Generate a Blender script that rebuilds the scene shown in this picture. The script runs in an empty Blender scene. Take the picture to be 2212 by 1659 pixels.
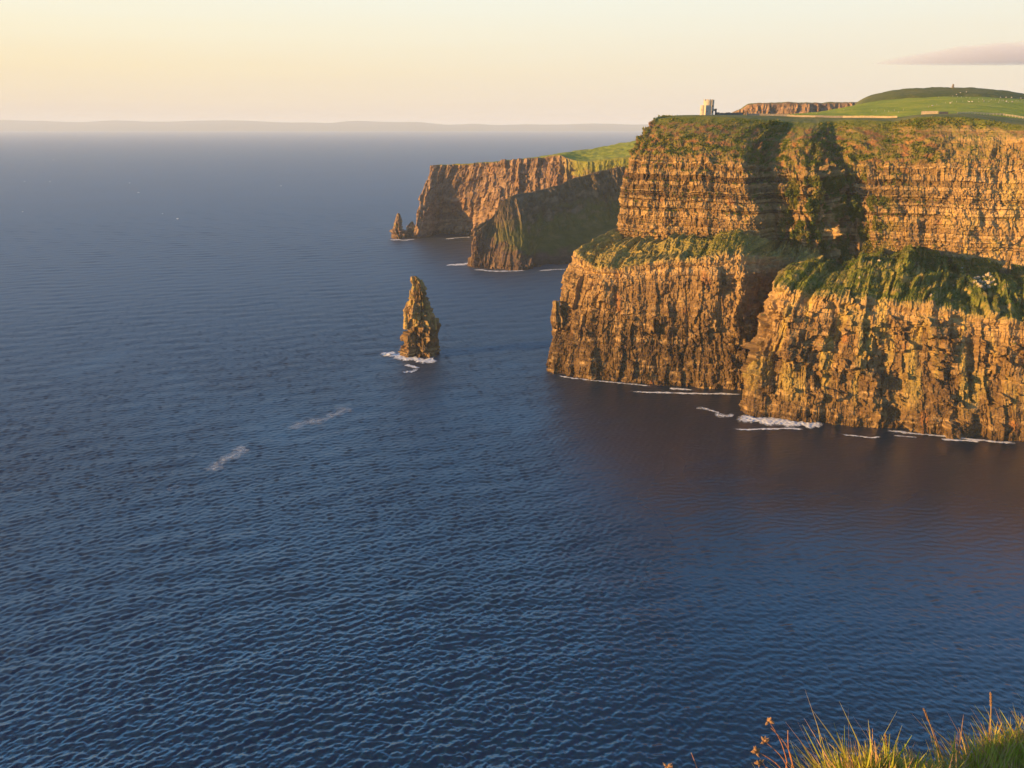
import bpy, bmesh, math, random
import numpy as np
from mathutils import Vector
from mathutils.bvhtree import BVHTree

random.seed(7)
rng = np.random.default_rng(7)
scene = bpy.context.scene
COL = scene.collection

# ------------------------------------------------------------------ camera
W, H, F = 2212.0, 1659.0, 1671.0          # measuring grid laid over the photograph
HOR = 270.0
PITCH = math.atan((H / 2 - HOR) / F)
CAMZ = 180.0
CP, SP = math.cos(PITCH), math.sin(PITCH)


def ray(u, v):
    xc, yc = (u - W / 2) / F, (H / 2 - v) / F
    return np.array([xc, CP + yc * SP, -SP + yc * CP])


def P(u, v, Y):                            # world point at forward distance Y
    d = ray(u, v)
    return d * (Y / d[1]) + np.array([0, 0, CAMZ])


def P0(u, v, z=0.0):                       # world point on the level z
    d = ray(u, v)
    return d * ((z - CAMZ) / d[2]) + np.array([0, 0, CAMZ])


cam_d = bpy.data.cameras.new("camera")
cam = bpy.data.objects.new("camera", cam_d)
COL.objects.link(cam)
cam.location = (0, 0, CAMZ)
cam.rotation_euler = (math.pi / 2 - PITCH, 0, 0)
cam_d.sensor_width = 36
cam_d.lens = 36 * F / W
cam_d.clip_start = 0.1
cam_d.clip_end = 200000
scene.camera = cam

# ------------------------------------------------------------------ noise


def _h(ix, iy, seed):
    h = (ix.astype(np.int64) * 374761393 + iy.astype(np.int64) * 668265263 + seed * 982451653) & 0xFFFFFFFF
    h = ((h ^ (h >> 13)) * 1274126177) & 0xFFFFFFFF
    h = ((h ^ (h >> 16)) * 2246822519) & 0xFFFFFFFF
    return (h ^ (h >> 15)) & 0xFFFFFFFF


def rnd(ix, iy, seed):
    return _h(np.asarray(ix), np.asarray(iy), seed) / 4294967295.0


def pn(x, y, seed=0):
    x, y = np.broadcast_arrays(np.asarray(x, float), np.asarray(y, float))
    ix, iy = np.floor(x), np.floor(y)
    fx, fy = x - ix, y - iy
    ux = fx * fx * fx * (fx * (fx * 6 - 15) + 10)
    uy = fy * fy * fy * (fy * (fy * 6 - 15) + 10)

    def g(dx, dy):
        a = rnd(ix + dx, iy + dy, seed) * 2 * np.pi
        return np.cos(a) * (fx - dx) + np.sin(a) * (fy - dy)
    a = g(0, 0) * (1 - ux) + g(1, 0) * ux
    b = g(0, 1) * (1 - ux) + g(1, 1) * ux
    return (a * (1 - uy) + b * uy) * 1.5


def fbm(x, y, octv=4, seed=0):
    s, a = 0, 1.0
    for o in range(octv):
        s = s + a * pn(x * 2 ** o + 17.3 * o, y * 2 ** o - 9.1 * o, seed + o)
        a *= 0.5
    return s


def ridge(x, y, seed=0):
    return 1 - 2 * np.abs(pn(x, y, seed))


def worley(x, y, seed=0):
    ix, iy = np.floor(x), np.floor(y)
    f1 = np.full(x.shape, 9.0)
    f2 = np.full(x.shape, 9.0)
    cid = np.zeros(x.shape)
    for dx in (-1, 0, 1):
        for dy in (-1, 0, 1):
            cx, cy = ix + dx, iy + dy
            px = cx + 0.15 + 0.7 * rnd(cx, cy, seed)
            py = cy + 0.15 + 0.7 * rnd(cx, cy, seed + 1)
            d = np.hypot(px - x, py - y)
            r = rnd(cx, cy, seed + 2)
            m = d < f1
            f2 = np.where(m, f1, np.minimum(f2, d))
            cid = np.where(m, r, cid)
            f1 = np.where(m, d, f1)
    return f1, f2, cid


def sst(a, b, x):
    t = np.clip((x - a) / (b - a), 0, 1)
    return t * t * (3 - 2 * t)


def gsm(a, sig, axis):
    if sig <= 0.3:
        return a
    r = int(sig * 3) + 1
    k = np.exp(-0.5 * (np.arange(-r, r + 1) / sig) ** 2)
    k /= k.sum()
    pad = [(0, 0)] * a.ndim
    pad[axis] = (r, r)
    # odd reflection keeps the end slope
    ap = np.pad(a, pad, mode='reflect', reflect_type='odd') if a.shape[axis] > r + 1 else np.pad(a, pad, mode='edge')
    out = np.zeros_like(a)
    n = a.shape[axis]
    for i, w in enumerate(k):
        sl = [slice(None)] * a.ndim
        sl[axis] = slice(i, i + n)
        out += w * ap[tuple(sl)]
    return out


# ------------------------------------------------------------------ mesh helpers
def mesh_np(name, verts, faces, mat=None, smooth=False, attrs=None, parent=None):
    verts = np.asarray(verts, np.float32).reshape(-1, 3)
    faces = np.asarray(faces, np.int32)
    k = faces.shape[1]
    me = bpy.data.meshes.new(name)
    me.vertices.add(len(verts))
    me.vertices.foreach_set("co", verts.ravel())
    me.loops.add(faces.size)
    me.loops.foreach_set("vertex_index", faces.ravel())
    me.polygons.add(len(faces))
    me.polygons.foreach_set("loop_start", np.arange(0, faces.size, k, dtype=np.int32))
    me.polygons.foreach_set("use_smooth", np.full(len(faces), smooth, dtype=bool))
    me.update(calc_edges=True)
    for an, av in (attrs or {}).items():
        if av.ndim == 2:
            at = me.attributes.new(an, 'FLOAT_COLOR', 'POINT')
            at.data.foreach_set("color", av.astype(np.float32).ravel())
        else:
            at = me.attributes.new(an, 'FLOAT', 'POINT')
            at.data.foreach_set("value", av.astype(np.float32).ravel())
    if mat:
        me.materials.append(mat)
    o = bpy.data.objects.new(name, me)
    COL.objects.link(o)
    if parent:
        o.parent = parent
    return o


class MB:
    """collects simple solids into one mesh"""

    def __init__(self):
        self.v, self.f = [], []

    def add(self, v, f):
        b = len(self.v)
        self.v += [tuple(p) for p in v]
        self.f += [tuple(i + b for i in q) for q in f]

    def box(self, c, s, rz=0.0, taper=1.0):
        cx, cy, cz = c
        hx, hy, hz = s[0] / 2, s[1] / 2, s[2] / 2
        ca, sa = math.cos(rz), math.sin(rz)
        v = []
        for z, k in ((-hz, 1), (hz, taper)):
            for x, y in ((-hx, -hy), (hx, -hy), (hx, hy), (-hx, hy)):
                x, y = x * k, y * k
                v.append((cx + x * ca - y * sa, cy + x * sa + y * ca, cz + z))
        self.add(v, [(3, 2, 1, 0), (4, 5, 6, 7), (0, 1, 5, 4), (1, 2, 6, 5), (2, 3, 7, 6), (3, 0, 4, 7)])

    def tube(self, pts, rad, n=6):
        pts = [Vector(p) for p in pts]
        rad = rad if hasattr(rad, '__len__') else [rad] * len(pts)
        rings = []
        for i, p in enumerate(pts):
            t = (pts[min(i + 1, len(pts) - 1)] - pts[max(i - 1, 0)]).normalized()
            a = t.cross(Vector((0.3, 0.9, 0.2))).normalized()
            b = t.cross(a)
            rings.append([p + (a * math.cos(q) + b * math.sin(q)) * rad[i] for q in
                          [2 * math.pi * k / n for k in range(n)]])
        v = [q for r in rings for q in r]
        f = []
        for i in range(len(pts) - 1):
            for k in range(n):
                f.append((i * n + k, i * n + (k + 1) % n, (i + 1) * n + (k + 1) % n, (i + 1) * n + k))
        f.append(tuple(range(n - 1, -1, -1)))
        f.append(tuple((len(pts) - 1) * n + k for k in range(n)))
        self.add(v, f)

    def lathe(self, prof, c=(0, 0, 0), n=32, a0=0.0, a1=2 * math.pi):
        full = abs(a1 - a0 - 2 * math.pi) < 1e-6
        m = n if full else n + 1
        v = []
        for r, z in prof:
            for k in range(m):
                a = a0 + (a1 - a0) * k / n
                v.append((c[0] + r * math.cos(a), c[1] + r * math.sin(a), c[2] + z))
        f = []
        for i in range(len(prof) - 1):
            for k in range(n):
                k2 = (k + 1) % m
                f.append((i * m + k, i * m + k2, (i + 1) * m + k2, (i + 1) * m + k))
        self.add(v, f)

    def build(self, name, mat, parent=None, smooth=False):
        me = bpy.data.meshes.new(name)
        me.from_pydata(self.v, [], self.f)
        me.materials.append(mat)
        if smooth:
            me.polygons.foreach_set("use_smooth", [True] * len(me.polygons))
        me.update()
        o = bpy.data.objects.new(name, me)
        COL.objects.link(o)
        if parent:
            o.parent = parent
        return o


def tag(o, label=None, cat=None, group=None, kind=None):
    if label: o["label"] = label
    if cat: o["category"] = cat
    if group: o["group"] = group
    if kind: o["kind"] = kind
    return o


def empty(name, loc, rz=0.0):
    o = bpy.data.objects.new(name, None)
    COL.objects.link(o)
    o.location = loc
    o.rotation_euler = (0, 0, rz)
    return o


def copy_tree(o, parent=None):
    c = o.copy()
    COL.objects.link(c)
    if parent:
        c.parent = parent
    for ch in list(o.children):
        copy_tree(ch, c)
    return c


# ------------------------------------------------------------------ materials
class NT:
    def __init__(self, name):
        self.m = bpy.data.materials.new(name)
        self.m.use_nodes = True
        self.t = self.m.node_tree
        self.b = self.t.nodes["Principled BSDF"]
        self.out = self.t.nodes["Material Output"]
        self._c = None

    def n(self, typ, **kw):
        nd = self.t.nodes.new(typ)
        for k, v in kw.items():
            if k.startswith("i_"):
                key = k[2:]
                nd.inputs[int(key) if key.isdigit() else key].default_value = v
            else:
                setattr(nd, k, v)
        return nd

    def l(self, a, b):
        self.t.links.new(a, b)

    def coord(self, kind="Object"):
        if self._c is None:
            self._c = self.n("ShaderNodeTexCoord")
        return self._c.outputs[kind]

    def noise(self, scale, detail=4, rough=0.55, stretch=None, dist=0.0, kind="Object"):
        nd = self.n("ShaderNodeTexNoise")
        nd.inputs["Scale"].default_value = scale
        nd.inputs["Detail"].default_value = detail
        nd.inputs["Roughness"].default_value = rough
        nd.inputs["Distortion"].default_value = dist
        if stretch:
            mp = self.n("ShaderNodeMapping")
            mp.inputs["Scale"].default_value = stretch
            self.l(self.coord(kind), mp.inputs["Vector"])
            self.l(mp.outputs[0], nd.inputs["Vector"])
        else:
            self.l(self.coord(kind), nd.inputs["Vector"])
        return nd.outputs["Fac"]

    def ramp(self, fac, stops, interp='LINEAR'):
        r = self.n("ShaderNodeValToRGB")
        r.color_ramp.interpolation = interp
        e = r.color_ramp.elements
        while len(e) < len(stops):
            e.new(0.5)
        for el, (p, c) in zip(e, stops):
            el.position = p
            el.color = c if len(c) == 4 else (*c, 1)
        self.l(fac, r.inputs[0])
        return r.outputs[0]

    def mix(self, fac, a, b, blend='MIX'):
        m = self.n("ShaderNodeMix", data_type='RGBA', blend_type=blend)
        for src, i in ((fac, 0), (a, 6), (b, 7)):
            if hasattr(src, 'is_linked') or hasattr(src, 'links'):
                self.l(src, m.inputs[i])
            elif i == 0:
                m.inputs[0].default_value = src
            else:
                m.inputs[i].default_value = (*src, 1)
        return m.outputs[2]

    def math(self, op, a, b=0.0, clamp=False):
        m = self.n("ShaderNodeMath", operation=op, use_clamp=clamp)
        for i, s in enumerate((a, b)):
            if hasattr(s, 'links'):
                self.l(s, m.inputs[i])
            else:
                m.inputs[i].default_value = s
        return m.outputs[0]

    def mrange(self, x, a, b, c=0.0, d=1.0):
        m = self.n("ShaderNodeMapRange", interpolation_type='SMOOTHSTEP')
        self.l(x, m.inputs[0])
        for i, v in zip((1, 2, 3, 4), (a, b, c, d)):
            m.inputs[i].default_value = v
        return m.outputs[0]

    def attr(self, name):
        return self.n("ShaderNodeAttribute", attribute_name=name)

    def bump(self, h, strength, dist):
        b = self.n("ShaderNodeBump")
        b.inputs["Strength"].default_value = strength
        b.inputs["Distance"].default_value = dist
        self.l(h, b.inputs["Height"])
        self.l(b.outputs[0], self.b.inputs["Normal"])
        return b

    def base(self, c):
        if hasattr(c, 'links'):
            self.l(c, self.b.inputs["Base Color"])
        else:
            self.b.inputs["Base Color"].default_value = (*c, 1)


def rock_material(name, dark, mid, light, bump=0.4, green=((0.050, 0.080, 0.010), (0.125, 0.135, 0.022), (0.25, 0.19, 0.055))):
    t = NT(name)
    a = t.attr("mask")
    sep = t.n("ShaderNodeSeparateColor")
    t.l(a.outputs["Color"], sep.inputs[0])
    n1 = t.noise(0.035, 6, 0.6)
    n2 = t.noise(0.28, 6, 0.65, stretch=(1, 1, 0.55))
    n3 = t.noise(0.5, 3, 0.5, stretch=(0.12, 0.12, 2.4))
    v = t.math('ADD', t.math('MULTIPLY', n1, 0.45), t.math('MULTIPLY', n2, 0.4))
    v = t.math('ADD', v, t.math('MULTIPLY', n3, 0.22))
    rock = t.ramp(v, [(0.34, dark), (0.52, mid), (0.70, light)])
    # dark shale low on the cliffs; shade coloured into the grassy headland too
    rock = t.mix(t.attr("shale").outputs["Fac"], rock, t.ramp(v, [(0.36, tuple(c * 0.62 for c in dark)), (0.62, tuple(c * 0.62 for c in mid))]))
    # pale beds
    rock = t.mix(sep.outputs[1], rock, tuple(min(1, c * 1.35 + 0.03) for c in light))
    # rusty seepage
    rust = t.ramp(n2, [(0.35, (0.17, 0.075, 0.03)), (0.65, (0.36, 0.145, 0.045))])
    rock = t.mix(sep.outputs[2], rock, rust)
    # lichen (alpha)
    lich = t.ramp(n2, [(0.4, (0.26, 0.20, 0.07)), (0.62, (0.52, 0.38, 0.08))])
    rock = t.mix(a.outputs["Alpha"], rock, lich)
    # vegetation
    g1 = t.noise(0.06, 5, 0.6)
    g2 = t.noise(0.9, 5, 0.7)
    gv = t.math('ADD', t.math('MULTIPLY', g1, 0.55), t.math('MULTIPLY', g2, 0.45))
    veg = t.ramp(gv, [(0.33, green[0]), (0.5, green[1]), (0.66, green[2])])
    t.base(t.mix(sep.outputs[0], rock, veg))
    t.b.inputs["Roughness"].default_value = 0.92
    t.b.inputs["Specular IOR Level"].default_value = 0.15
    b1 = t.noise(0.9, 8, 0.7, stretch=(1, 1, 0.7))
    t.bump(b1, bump, 0.9)
    return t.m


M = {}
M['rock'] = rock_material("layered_sandstone", (0.060, 0.037, 0.022), (0.175, 0.104, 0.044), (0.37, 0.235, 0.090))
M['rock_far'] = rock_material("far_sandstone", (0.08, 0.050, 0.034), (0.18, 0.112, 0.068), (0.33, 0.21, 0.12))


M['headland'] = rock_material("far_headland_rock", (0.08, 0.050, 0.034), (0.18, 0.112, 0.068), (0.33, 0.21, 0.12), green=((0.12, 0.165, 0.012), (0.22, 0.25, 0.018), (0.33, 0.30, 0.04)))  # sunlit greens painted brighter; the grassy headland in shade keeps the darker copy


def grass_material(name, c0, c1, c2, sc=0.05):
    t = NT(name)
    n1 = t.noise(sc, 6, 0.6)
    n2 = t.noise(sc * 14, 5, 0.65)
    v = t.math('ADD', t.math('MULTIPLY', n1, 0.6), t.math('MULTIPLY', n2, 0.4))
    t.base(t.ramp(v, [(0.36, c0), (0.5, c1), (0.64, c2)]))
    t.b.inputs["Roughness"].default_value = 0.9
    t.b.inputs["Specular IOR Level"].default_value = 0.1
    t.bump(n2, 0.6, 0.8)
    return t.m


M['turf'] = grass_material("pasture_turf", (0.14, 0.195, 0.010), (0.25, 0.29, 0.016), (0.35, 0.32, 0.03), 0.02)
M['hill'] = grass_material("rough_hill_turf", (0.055, 0.078, 0.013), (0.09, 0.105, 0.018), (0.17, 0.15, 0.035), 0.012)
M['farhill'] = grass_material("far_coast", (0.06, 0.07, 0.035), (0.10, 0.10, 0.05), (0.14, 0.12, 0.06), 0.0006)
M['soil'] = grass_material("turf_soil", (0.030, 0.045, 0.010), (0.045, 0.065, 0.014), (0.07, 0.06, 0.025), 3.0)


def simple(name, c, rough=0.8, var=0.25, sc=2.0):
    t = NT(name)
    n = t.noise(sc, 5, 0.6)
    t.base(t.ramp(n, [(0.3, tuple(x * (1 - var) for x in c)), (0.7, tuple(min(1, x * (1 + var)) for x in c))]))
    t.b.inputs["Roughness"].default_value = rough
    t.b.inputs["Specular IOR Level"].default_value = 0.2
    t.bump(n, 0.3, 0.1)
    return t.m


M['limewash'] = simple("pale_tower_stone", (0.40, 0.35, 0.28), 0.85, 0.15, 1.2)
M['darkstone'] = simple("dark_stone", (0.14, 0.12, 0.10), 0.9, 0.3, 1.0)
M['flag'] = simple("pale_flagstone", (0.34, 0.27, 0.18), 0.85, 0.25, 0.6)
M['opening'] = simple("dark_window_glass", (0.02, 0.02, 0.022), 0.25, 0.2, 1.0)
M['wood'] = simple("weathered_wood", (0.40, 0.32, 0.22), 0.85, 0.25, 2.0)
M['post'] = simple("pale_post_wood", (0.36, 0.31, 0.24), 0.85, 0.2, 2.0)
M['fleece'] = simple("sheep_fleece", (0.48, 0.43, 0.36), 0.95, 0.15, 4.0)
M['face'] = simple("sheep_face", (0.05, 0.045, 0.04), 0.9, 0.2, 4.0)
M['turbine'] = simple("white_turbine_paint", (0.8, 0.8, 0.8), 0.5, 0.05, 0.1)
M['boulder'] = simple("pale_fresh_boulder", (0.36, 0.285, 0.19), 0.9, 0.25, 0.8)
M['stalk'] = simple("dry_flower_stalk", (0.30, 0.13, 0.065), 0.8, 0.25, 40.0)
M['seed'] = simple("dry_seed_head", (0.26, 0.15, 0.075), 0.9, 0.35, 120.0)
M['bentgrass'] = simple("dry_bent_grass", (0.30, 0.20, 0.09), 0.8, 0.25, 40.0)


# ------------------------------------------------------------------ light, sky
SUN_AZ, SUN_EL = math.radians(107), math.radians(9.5)
S = Vector((-math.sin(SUN_AZ) * math.cos(SUN_EL), math.cos(SUN_AZ) * math.cos(SUN_EL), math.sin(SUN_EL)))
sd = bpy.data.lights.new("sun", 'SUN')
sd.energy = 5.0
sd.angle = math.radians(0.6)
sd.color = (1.0, 0.57, 0.17)
so = bpy.data.objects.new("sun", sd)
COL.objects.link(so)
so.rotation_euler = S.to_track_quat('Z', 'Y').to_euler()
so.location = (-300, 0, 600)

world = bpy.data.worlds.new("World")
scene.world = world
world.use_nodes = True
wt = world.node_tree
bg = wt.nodes["Background"]
wl = wt.links.new
sky = wt.nodes.new("ShaderNodeTexSky")
sky.sky_type = 'NISHITA'
sky.sun_disc = False
sky.sun_elevation = SUN_EL
sky.sun_rotation = -SUN_AZ
sky.altitude = 180
sky.dust_density = 1.5
tc = wt.nodes.new("ShaderNodeTexCoord")
sx = wt.nodes.new("ShaderNodeSeparateXYZ")
wl(tc.outputs["Generated"], sx.inputs[0])


_mp = wt.nodes.new("ShaderNodeMapping"); _mp.inputs["Scale"].default_value = (2.2, 2.2, 55)
wl(tc.outputs["Generated"], _mp.inputs["Vector"])
_nz = wt.nodes.new("ShaderNodeTexNoise"); _nz.inputs["Scale"].default_value = 1.6; _nz.inputs["Detail"].default_value = 4
wl(_mp.outputs[0], _nz.inputs["Vector"])
_za = wt.nodes.new("ShaderNodeMath"); _za.operation = 'MULTIPLY_ADD'
wl(_nz.outputs["Fac"], _za.inputs[0]); _za.inputs[1].default_value = 0.016; _za.inputs[2].default_value = -0.008
_zs = wt.nodes.new("ShaderNodeMath"); _zs.operation = 'ADD'
wl(_za.outputs[0], _zs.inputs[0]); wl(sx.outputs[2], _zs.inputs[1])


def wramp(stops):
    r = wt.nodes.new("ShaderNodeValToRGB")
    e = r.color_ramp.elements
    while len(e) < len(stops):
        e.new(0.5)
    for el, (p, c) in zip(e, stops):
        el.position = p
        el.color = (*c, 1)
    wl(_zs.outputs[0], r.inputs[0])
    return r.outputs[0]


# dusk colours by height above the horizon, towards the sun and away from it
EXPO = 1.25
SKY_L = wramp([(0.0, (0.80, 0.65, 0.53)), (0.028, (0.92, 0.75, 0.53)), (0.062, (0.99, 0.82, 0.52)),
               (0.10, (0.99, 0.90, 0.65)), (0.14, (0.96, 0.94, 0.77)), (0.19, (0.62, 1.02, 1.28)), (0.26, (0.42, 1.08, 1.90)), (0.42, (0.22, 0.72, 1.48))])
SKY_R = wramp([(0.0, (0.83, 0.69, 0.57)), (0.028, (0.88, 0.76, 0.61)), (0.062, (0.91, 0.81, 0.63)),
               (0.10, (0.92, 0.87, 0.71)), (0.14, (0.91, 0.92, 0.80)), (0.19, (0.60, 1.00, 1.28)), (0.26, (0.40, 1.06, 1.90)), (0.42, (0.21, 0.71, 1.48))])
mr = wt.nodes.new("ShaderNodeMapRange")
mr.inputs[1].default_value, mr.inputs[2].default_value = -0.65, 0.35
wl(sx.outputs[0], mr.inputs[0])
m1 = wt.nodes.new("ShaderNodeMix"); m1.data_type = 'RGBA'
wl(mr.outputs[0], m1.inputs[0]); wl(SKY_L, m1.inputs[6]); wl(SKY_R, m1.inputs[7])
nsk = wt.nodes.new("ShaderNodeMix"); nsk.data_type = 'RGBA'; nsk.blend_type = 'MULTIPLY'
nsk.inputs[0].default_value = 1.0
SKY_STR = 0.10
wl(sky.outputs[0], nsk.inputs[6]); nsk.inputs[7].default_value = (0.42, 0.55, 0.75, 1)
# the ramp is divided by the background strength so that both parts share it
dv = wt.nodes.new("ShaderNodeVectorMath"); dv.operation = 'SCALE'
wl(m1.outputs[2], dv.inputs[0]); dv.inputs["Scale"].default_value = 2 ** -EXPO / SKY_STR
mz = wt.nodes.new("ShaderNodeMapRange"); mz.interpolation_type = 'SMOOTHSTEP'
mz.inputs[1].default_value, mz.inputs[2].default_value = 0.40, 0.70
wl(sx.outputs[2], mz.inputs[0])
m2 = wt.nodes.new("ShaderNodeMix"); m2.data_type = 'RGBA'
wl(mz.outputs[0], m2.inputs[0]); wl(dv.outputs[0], m2.inputs[6]); wl(nsk.outputs[2], m2.inputs[7])
wl(m2.outputs[2], bg.inputs[0])
bg.inputs[1].default_value = SKY_STR

scene.view_settings.view_transform = 'Standard'
scene.view_settings.look = 'None'
scene.view_settings.exposure = EXPO
scene.view_settings.gamma = 1.0
scene.render.engine = 'CYCLES'
scene.cycles.use_denoising = True
scene.cycles.max_bounces = 6
scene.cycles.diffuse_bounces = 3
scene.cycles.glossy_bounces = 3
scene.cycles.volume_bounces = 1
scene.cycles.transparent_max_bounces = 12
scene.cycles.sample_clamp_indirect = 4

# ------------------------------------------------------------------ lofted cliffs
ALL_GEO = []          # (verts, faces) of terrain for ray placement


def loft(stations, res, smooth_s=4.0, smooth_t=1.5, ref=0, tres=None, tsmooth_rows=None):
    """stations[k][j] = point of station k in row j -> grid of points, arc length, row parameter"""
    A = np.array(stations, float)                     # K, J, 3
    K, J, _ = A.shape
    seg = np.linalg.norm(np.diff(A[:, ref, :], axis=0), axis=1)
    seg = np.maximum(seg, 0.5 * np.linalg.norm(np.diff(A[:, min(ref + 1, J - 1), :], axis=0), axis=1))
    cum = np.concatenate([[0], np.cumsum(seg)])
    ns = int(cum[-1] / res) + 1
    s = np.linspace(0, cum[-1], ns)
    G = np.empty((J, ns, 3))
    for j in range(J):
        for c in range(3):
            G[j, :, c] = np.interp(s, cum, A[:, j, c])
    G = gsm(G, smooth_s / (cum[-1] / ns), 1)
    rows, tpar = [], []
    for j in range(J - 1):
        L = np.median(np.linalg.norm(G[j + 1] - G[j], axis=1))
        r = (tres[j] if tres else res)
        n = max(2, int(L / r))
        for i in range(n):
            k = i / n
            rows.append(G[j] * (1 - k) + G[j + 1] * k)
            tpar.append(j + k)
    rows.append(G[J - 1]); tpar.append(J - 1)
    Q = np.array(rows)
    Q = gsm(Q, smooth_t, 0)
    return Q, s, np.array(tpar)


def grid_normals(Q):
    du = np.gradient(Q, axis=1)
    dvv = np.gradient(Q, axis=0)
    n = np.cross(du, dvv)
    return n / np.maximum(np.linalg.norm(n, axis=2, keepdims=True), 1e-9)


def grid_faces(nt, ns):
    i = np.arange(nt * ns).reshape(nt, ns)
    return np.stack([i[:-1, :-1], i[:-1, 1:], i[1:, 1:], i[1:, :-1]], -1).reshape(-1, 4)


def make_beds(z0, z1, tmin, tmax, seed):
    r = np.random.default_rng(seed)
    b, z = [z0], z0
    while z < z1:
        z += r.uniform(tmin, tmax) * (0.5 if r.random() < 0.5 else 1.4)
        b.append(z)
    return np.array(b)


def masonry(s, z, beds, seed, wmin=2.0, wmax=7.0):
    """value per rock block in bedded strata, plus value per bed"""
    li = np.searchsorted(beds, z) - 1
    w = wmin + (wmax - wmin) * rnd(li, li * 0 + 3, seed)
    c = np.floor(s / w + 10 * rnd(li, li * 0 + 5, seed))
    return rnd(li, c, seed + 9), rnd(li, li * 0 + 1, seed + 11), li


def columns(s, z, seed, wmin, wmax, hmin, hmax):
    """jointed columns broken into slabs: value per slab and a tilt across its face"""
    lo, hi = float(s.min()) - 5, float(s.max()) + 20
    r = np.random.default_rng(seed)
    b = [lo]
    while b[-1] < hi:
        b.append(b[-1] + r.uniform(wmin, wmax))
    b = np.array(b)
    li = np.clip(np.searchsorted(b, s) - 1, 0, len(b) - 2)
    h = hmin + (hmax - hmin) * rnd(li, li * 0 + 3, seed)
    zc = z / h + 20 * rnd(li, li * 0 + 5, seed)
    c = np.floor(zc)
    loc = (s - b[li]) / (b[li + 1] - b[li]) - 0.5
    val = rnd(li, c, seed + 1)
    tilt = (rnd(li, c, seed + 2) - 0.5) * loc * 2 + (rnd(li, c, seed + 3) - 0.5) * (zc - c - 0.5)
    return val - 0.5, tilt


def emit_cliff(name, Q, d, nrm, mask, mat, shale=None):
    V = Q + nrm * d[..., None]
    nt, ns, _ = V.shape
    F4 = grid_faces(nt, ns)
    o = mesh_np(name, V, F4, mat, smooth=False, attrs={"mask": mask.reshape(-1, 4), "shale": (shale if shale is not None else 0 * V[..., 0]).ravel()})
    tag(o, kind="structure")
    ALL_GEO.append((V.reshape(-1, 3), F4))
    return o, V


def Lst(foot, *rows):
    f = np.array(foot, float)
    out = [f + np.array([0, 0, -5.0]), f]
    for r in rows:
        out.append(np.array(r, float))
    return out


def Lp(fu, fv, *rows):
    f = P0(fu, fv)
    return Lst(f, *[P(u, v, f[1] + dy) for u, v, dy in rows])


RES = 0.45
# ---- lower tier (the two buttresses standing in the sea and their grassy terrace)
low = [
    Lst((120, 760, 0), (122, 760, 45), (125, 760, 88), (135, 762, 92), (150, 765, 96)),
    Lst((56, 630, 0), (66, 632, 45), (78, 634, 88), (85, 642, 92), (105, 660, 96)),
    Lp(1170, 801, (1204, 668, 8), (1243, 545, 18), (1292, 518, 34), (1338, 501, 48)),
    Lp(1240, 816, (1264, 690, 6), (1284, 577, 12), (1290, 545, 28), (1336, 521, 46)),
    Lp(1340, 826, (1342, 700, 5), (1344, 575, 11), (1375, 548, 26), (1392, 520, 40)),
    Lp(1430, 834, (1430, 700, 5), (1432, 560, 13), (1450, 548, 25), (1462, 519, 40)),
    Lp(1520, 840, (1520, 700, 5), (1525, 554, 13), (1532, 540, 24), (1542, 514, 40)),
    Lp(1592, 839, (1588, 700, 5), (1597, 546, 12), (1602, 535, 22), (1612, 512, 38)),
    Lp(1618, 838, (1610, 700, 5), (1614, 551, 10), (1628, 542, 20), (1652, 531, 38)),
    Lst((206, 574, 0), (209, 575, 45), (212, 578, 86), (216, 592, 91), (226, 618, 95)),
    Lst((190, 542, 0), (194, 543, 45), (206, 547, 84), (224, 562, 88), (246, 622, 92)),
    Lp(1594, 890, (1621, 775, 6), (1662, 615, 14), (1700, 580, 30), (1730, 568, 125)),
    Lp(1640, 905, (1655, 775, 5), (1702, 624, 12), (1745, 586, 30), (1790, 570, 125)),
    Lp(1720, 914, (1728, 780, 5), (1762, 638, 12), (1800, 582, 34), (1822, 562, 135)),
    Lp(1800, 919, (1805, 780, 5), (1830, 645, 12), (1860, 567, 42), (1872, 552, 130)),
    Lp(1880, 925, (1885, 790, 5), (1900, 645, 12), (1915, 568, 42), (1935, 550, 130)),
    Lp(1960, 932, (1962, 790, 5), (1970, 653, 12), (1985, 586, 45), (1992, 535, 150)),
    Lp(2060, 941, (2060, 800, 5), (2060, 667, 12), (2050, 594, 60), (2048, 563, 150)),
    Lp(2150, 951, (2150, 810, 5), (2150, 684, 12), (2125, 606, 60), (2096, 554, 152)),
    Lp(2215, 957, (2215, 820, 5), (2215, 690, 12), (2200, 612, 60), (2170, 566, 150)),
    Lp(2400, 990, (2400, 830, 5), (2400, 715, 12), (2400, 640, 60), (2330, 580, 165)),
    Lst((480, 330, 0), (482, 332, 45), (487, 338, 84), (520, 370, 88), (560, 440, 93)),
]
# carry the terrace on under the upper wall
for st in low:
    d = st[5] - st[3]
    d[2] = 0
    d /= max(np.linalg.norm(d), 1)
    st.append(st[5] + d * 16 + np.array([0, 0, 1.0]))


def cliff_noise(s, z, seed):
    warp = 3.0 * fbm(s / 30, z / 40, 3, seed + 50)
    sw = s + warp
    big = 4.5 * fbm(s / 34, z / 140, 3, seed)
    rib = ridge(sw / 11, z / 60, seed + 3)
    rib2 = ridge(sw / 5.0 + 40, z / 26, seed + 4)
    lump = worley(sw / 5.5, z / 9.0 + 0.25 * sw / 5.5, seed + 5)
    lump2 = worley(sw / 2.4, z / 3.6, seed + 6)
    return big, rib, rib2, lump, lump2


def warpc(s, z, seed):
    return 3.2 * fbm(s / 26, z / 38, 3, seed)


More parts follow.
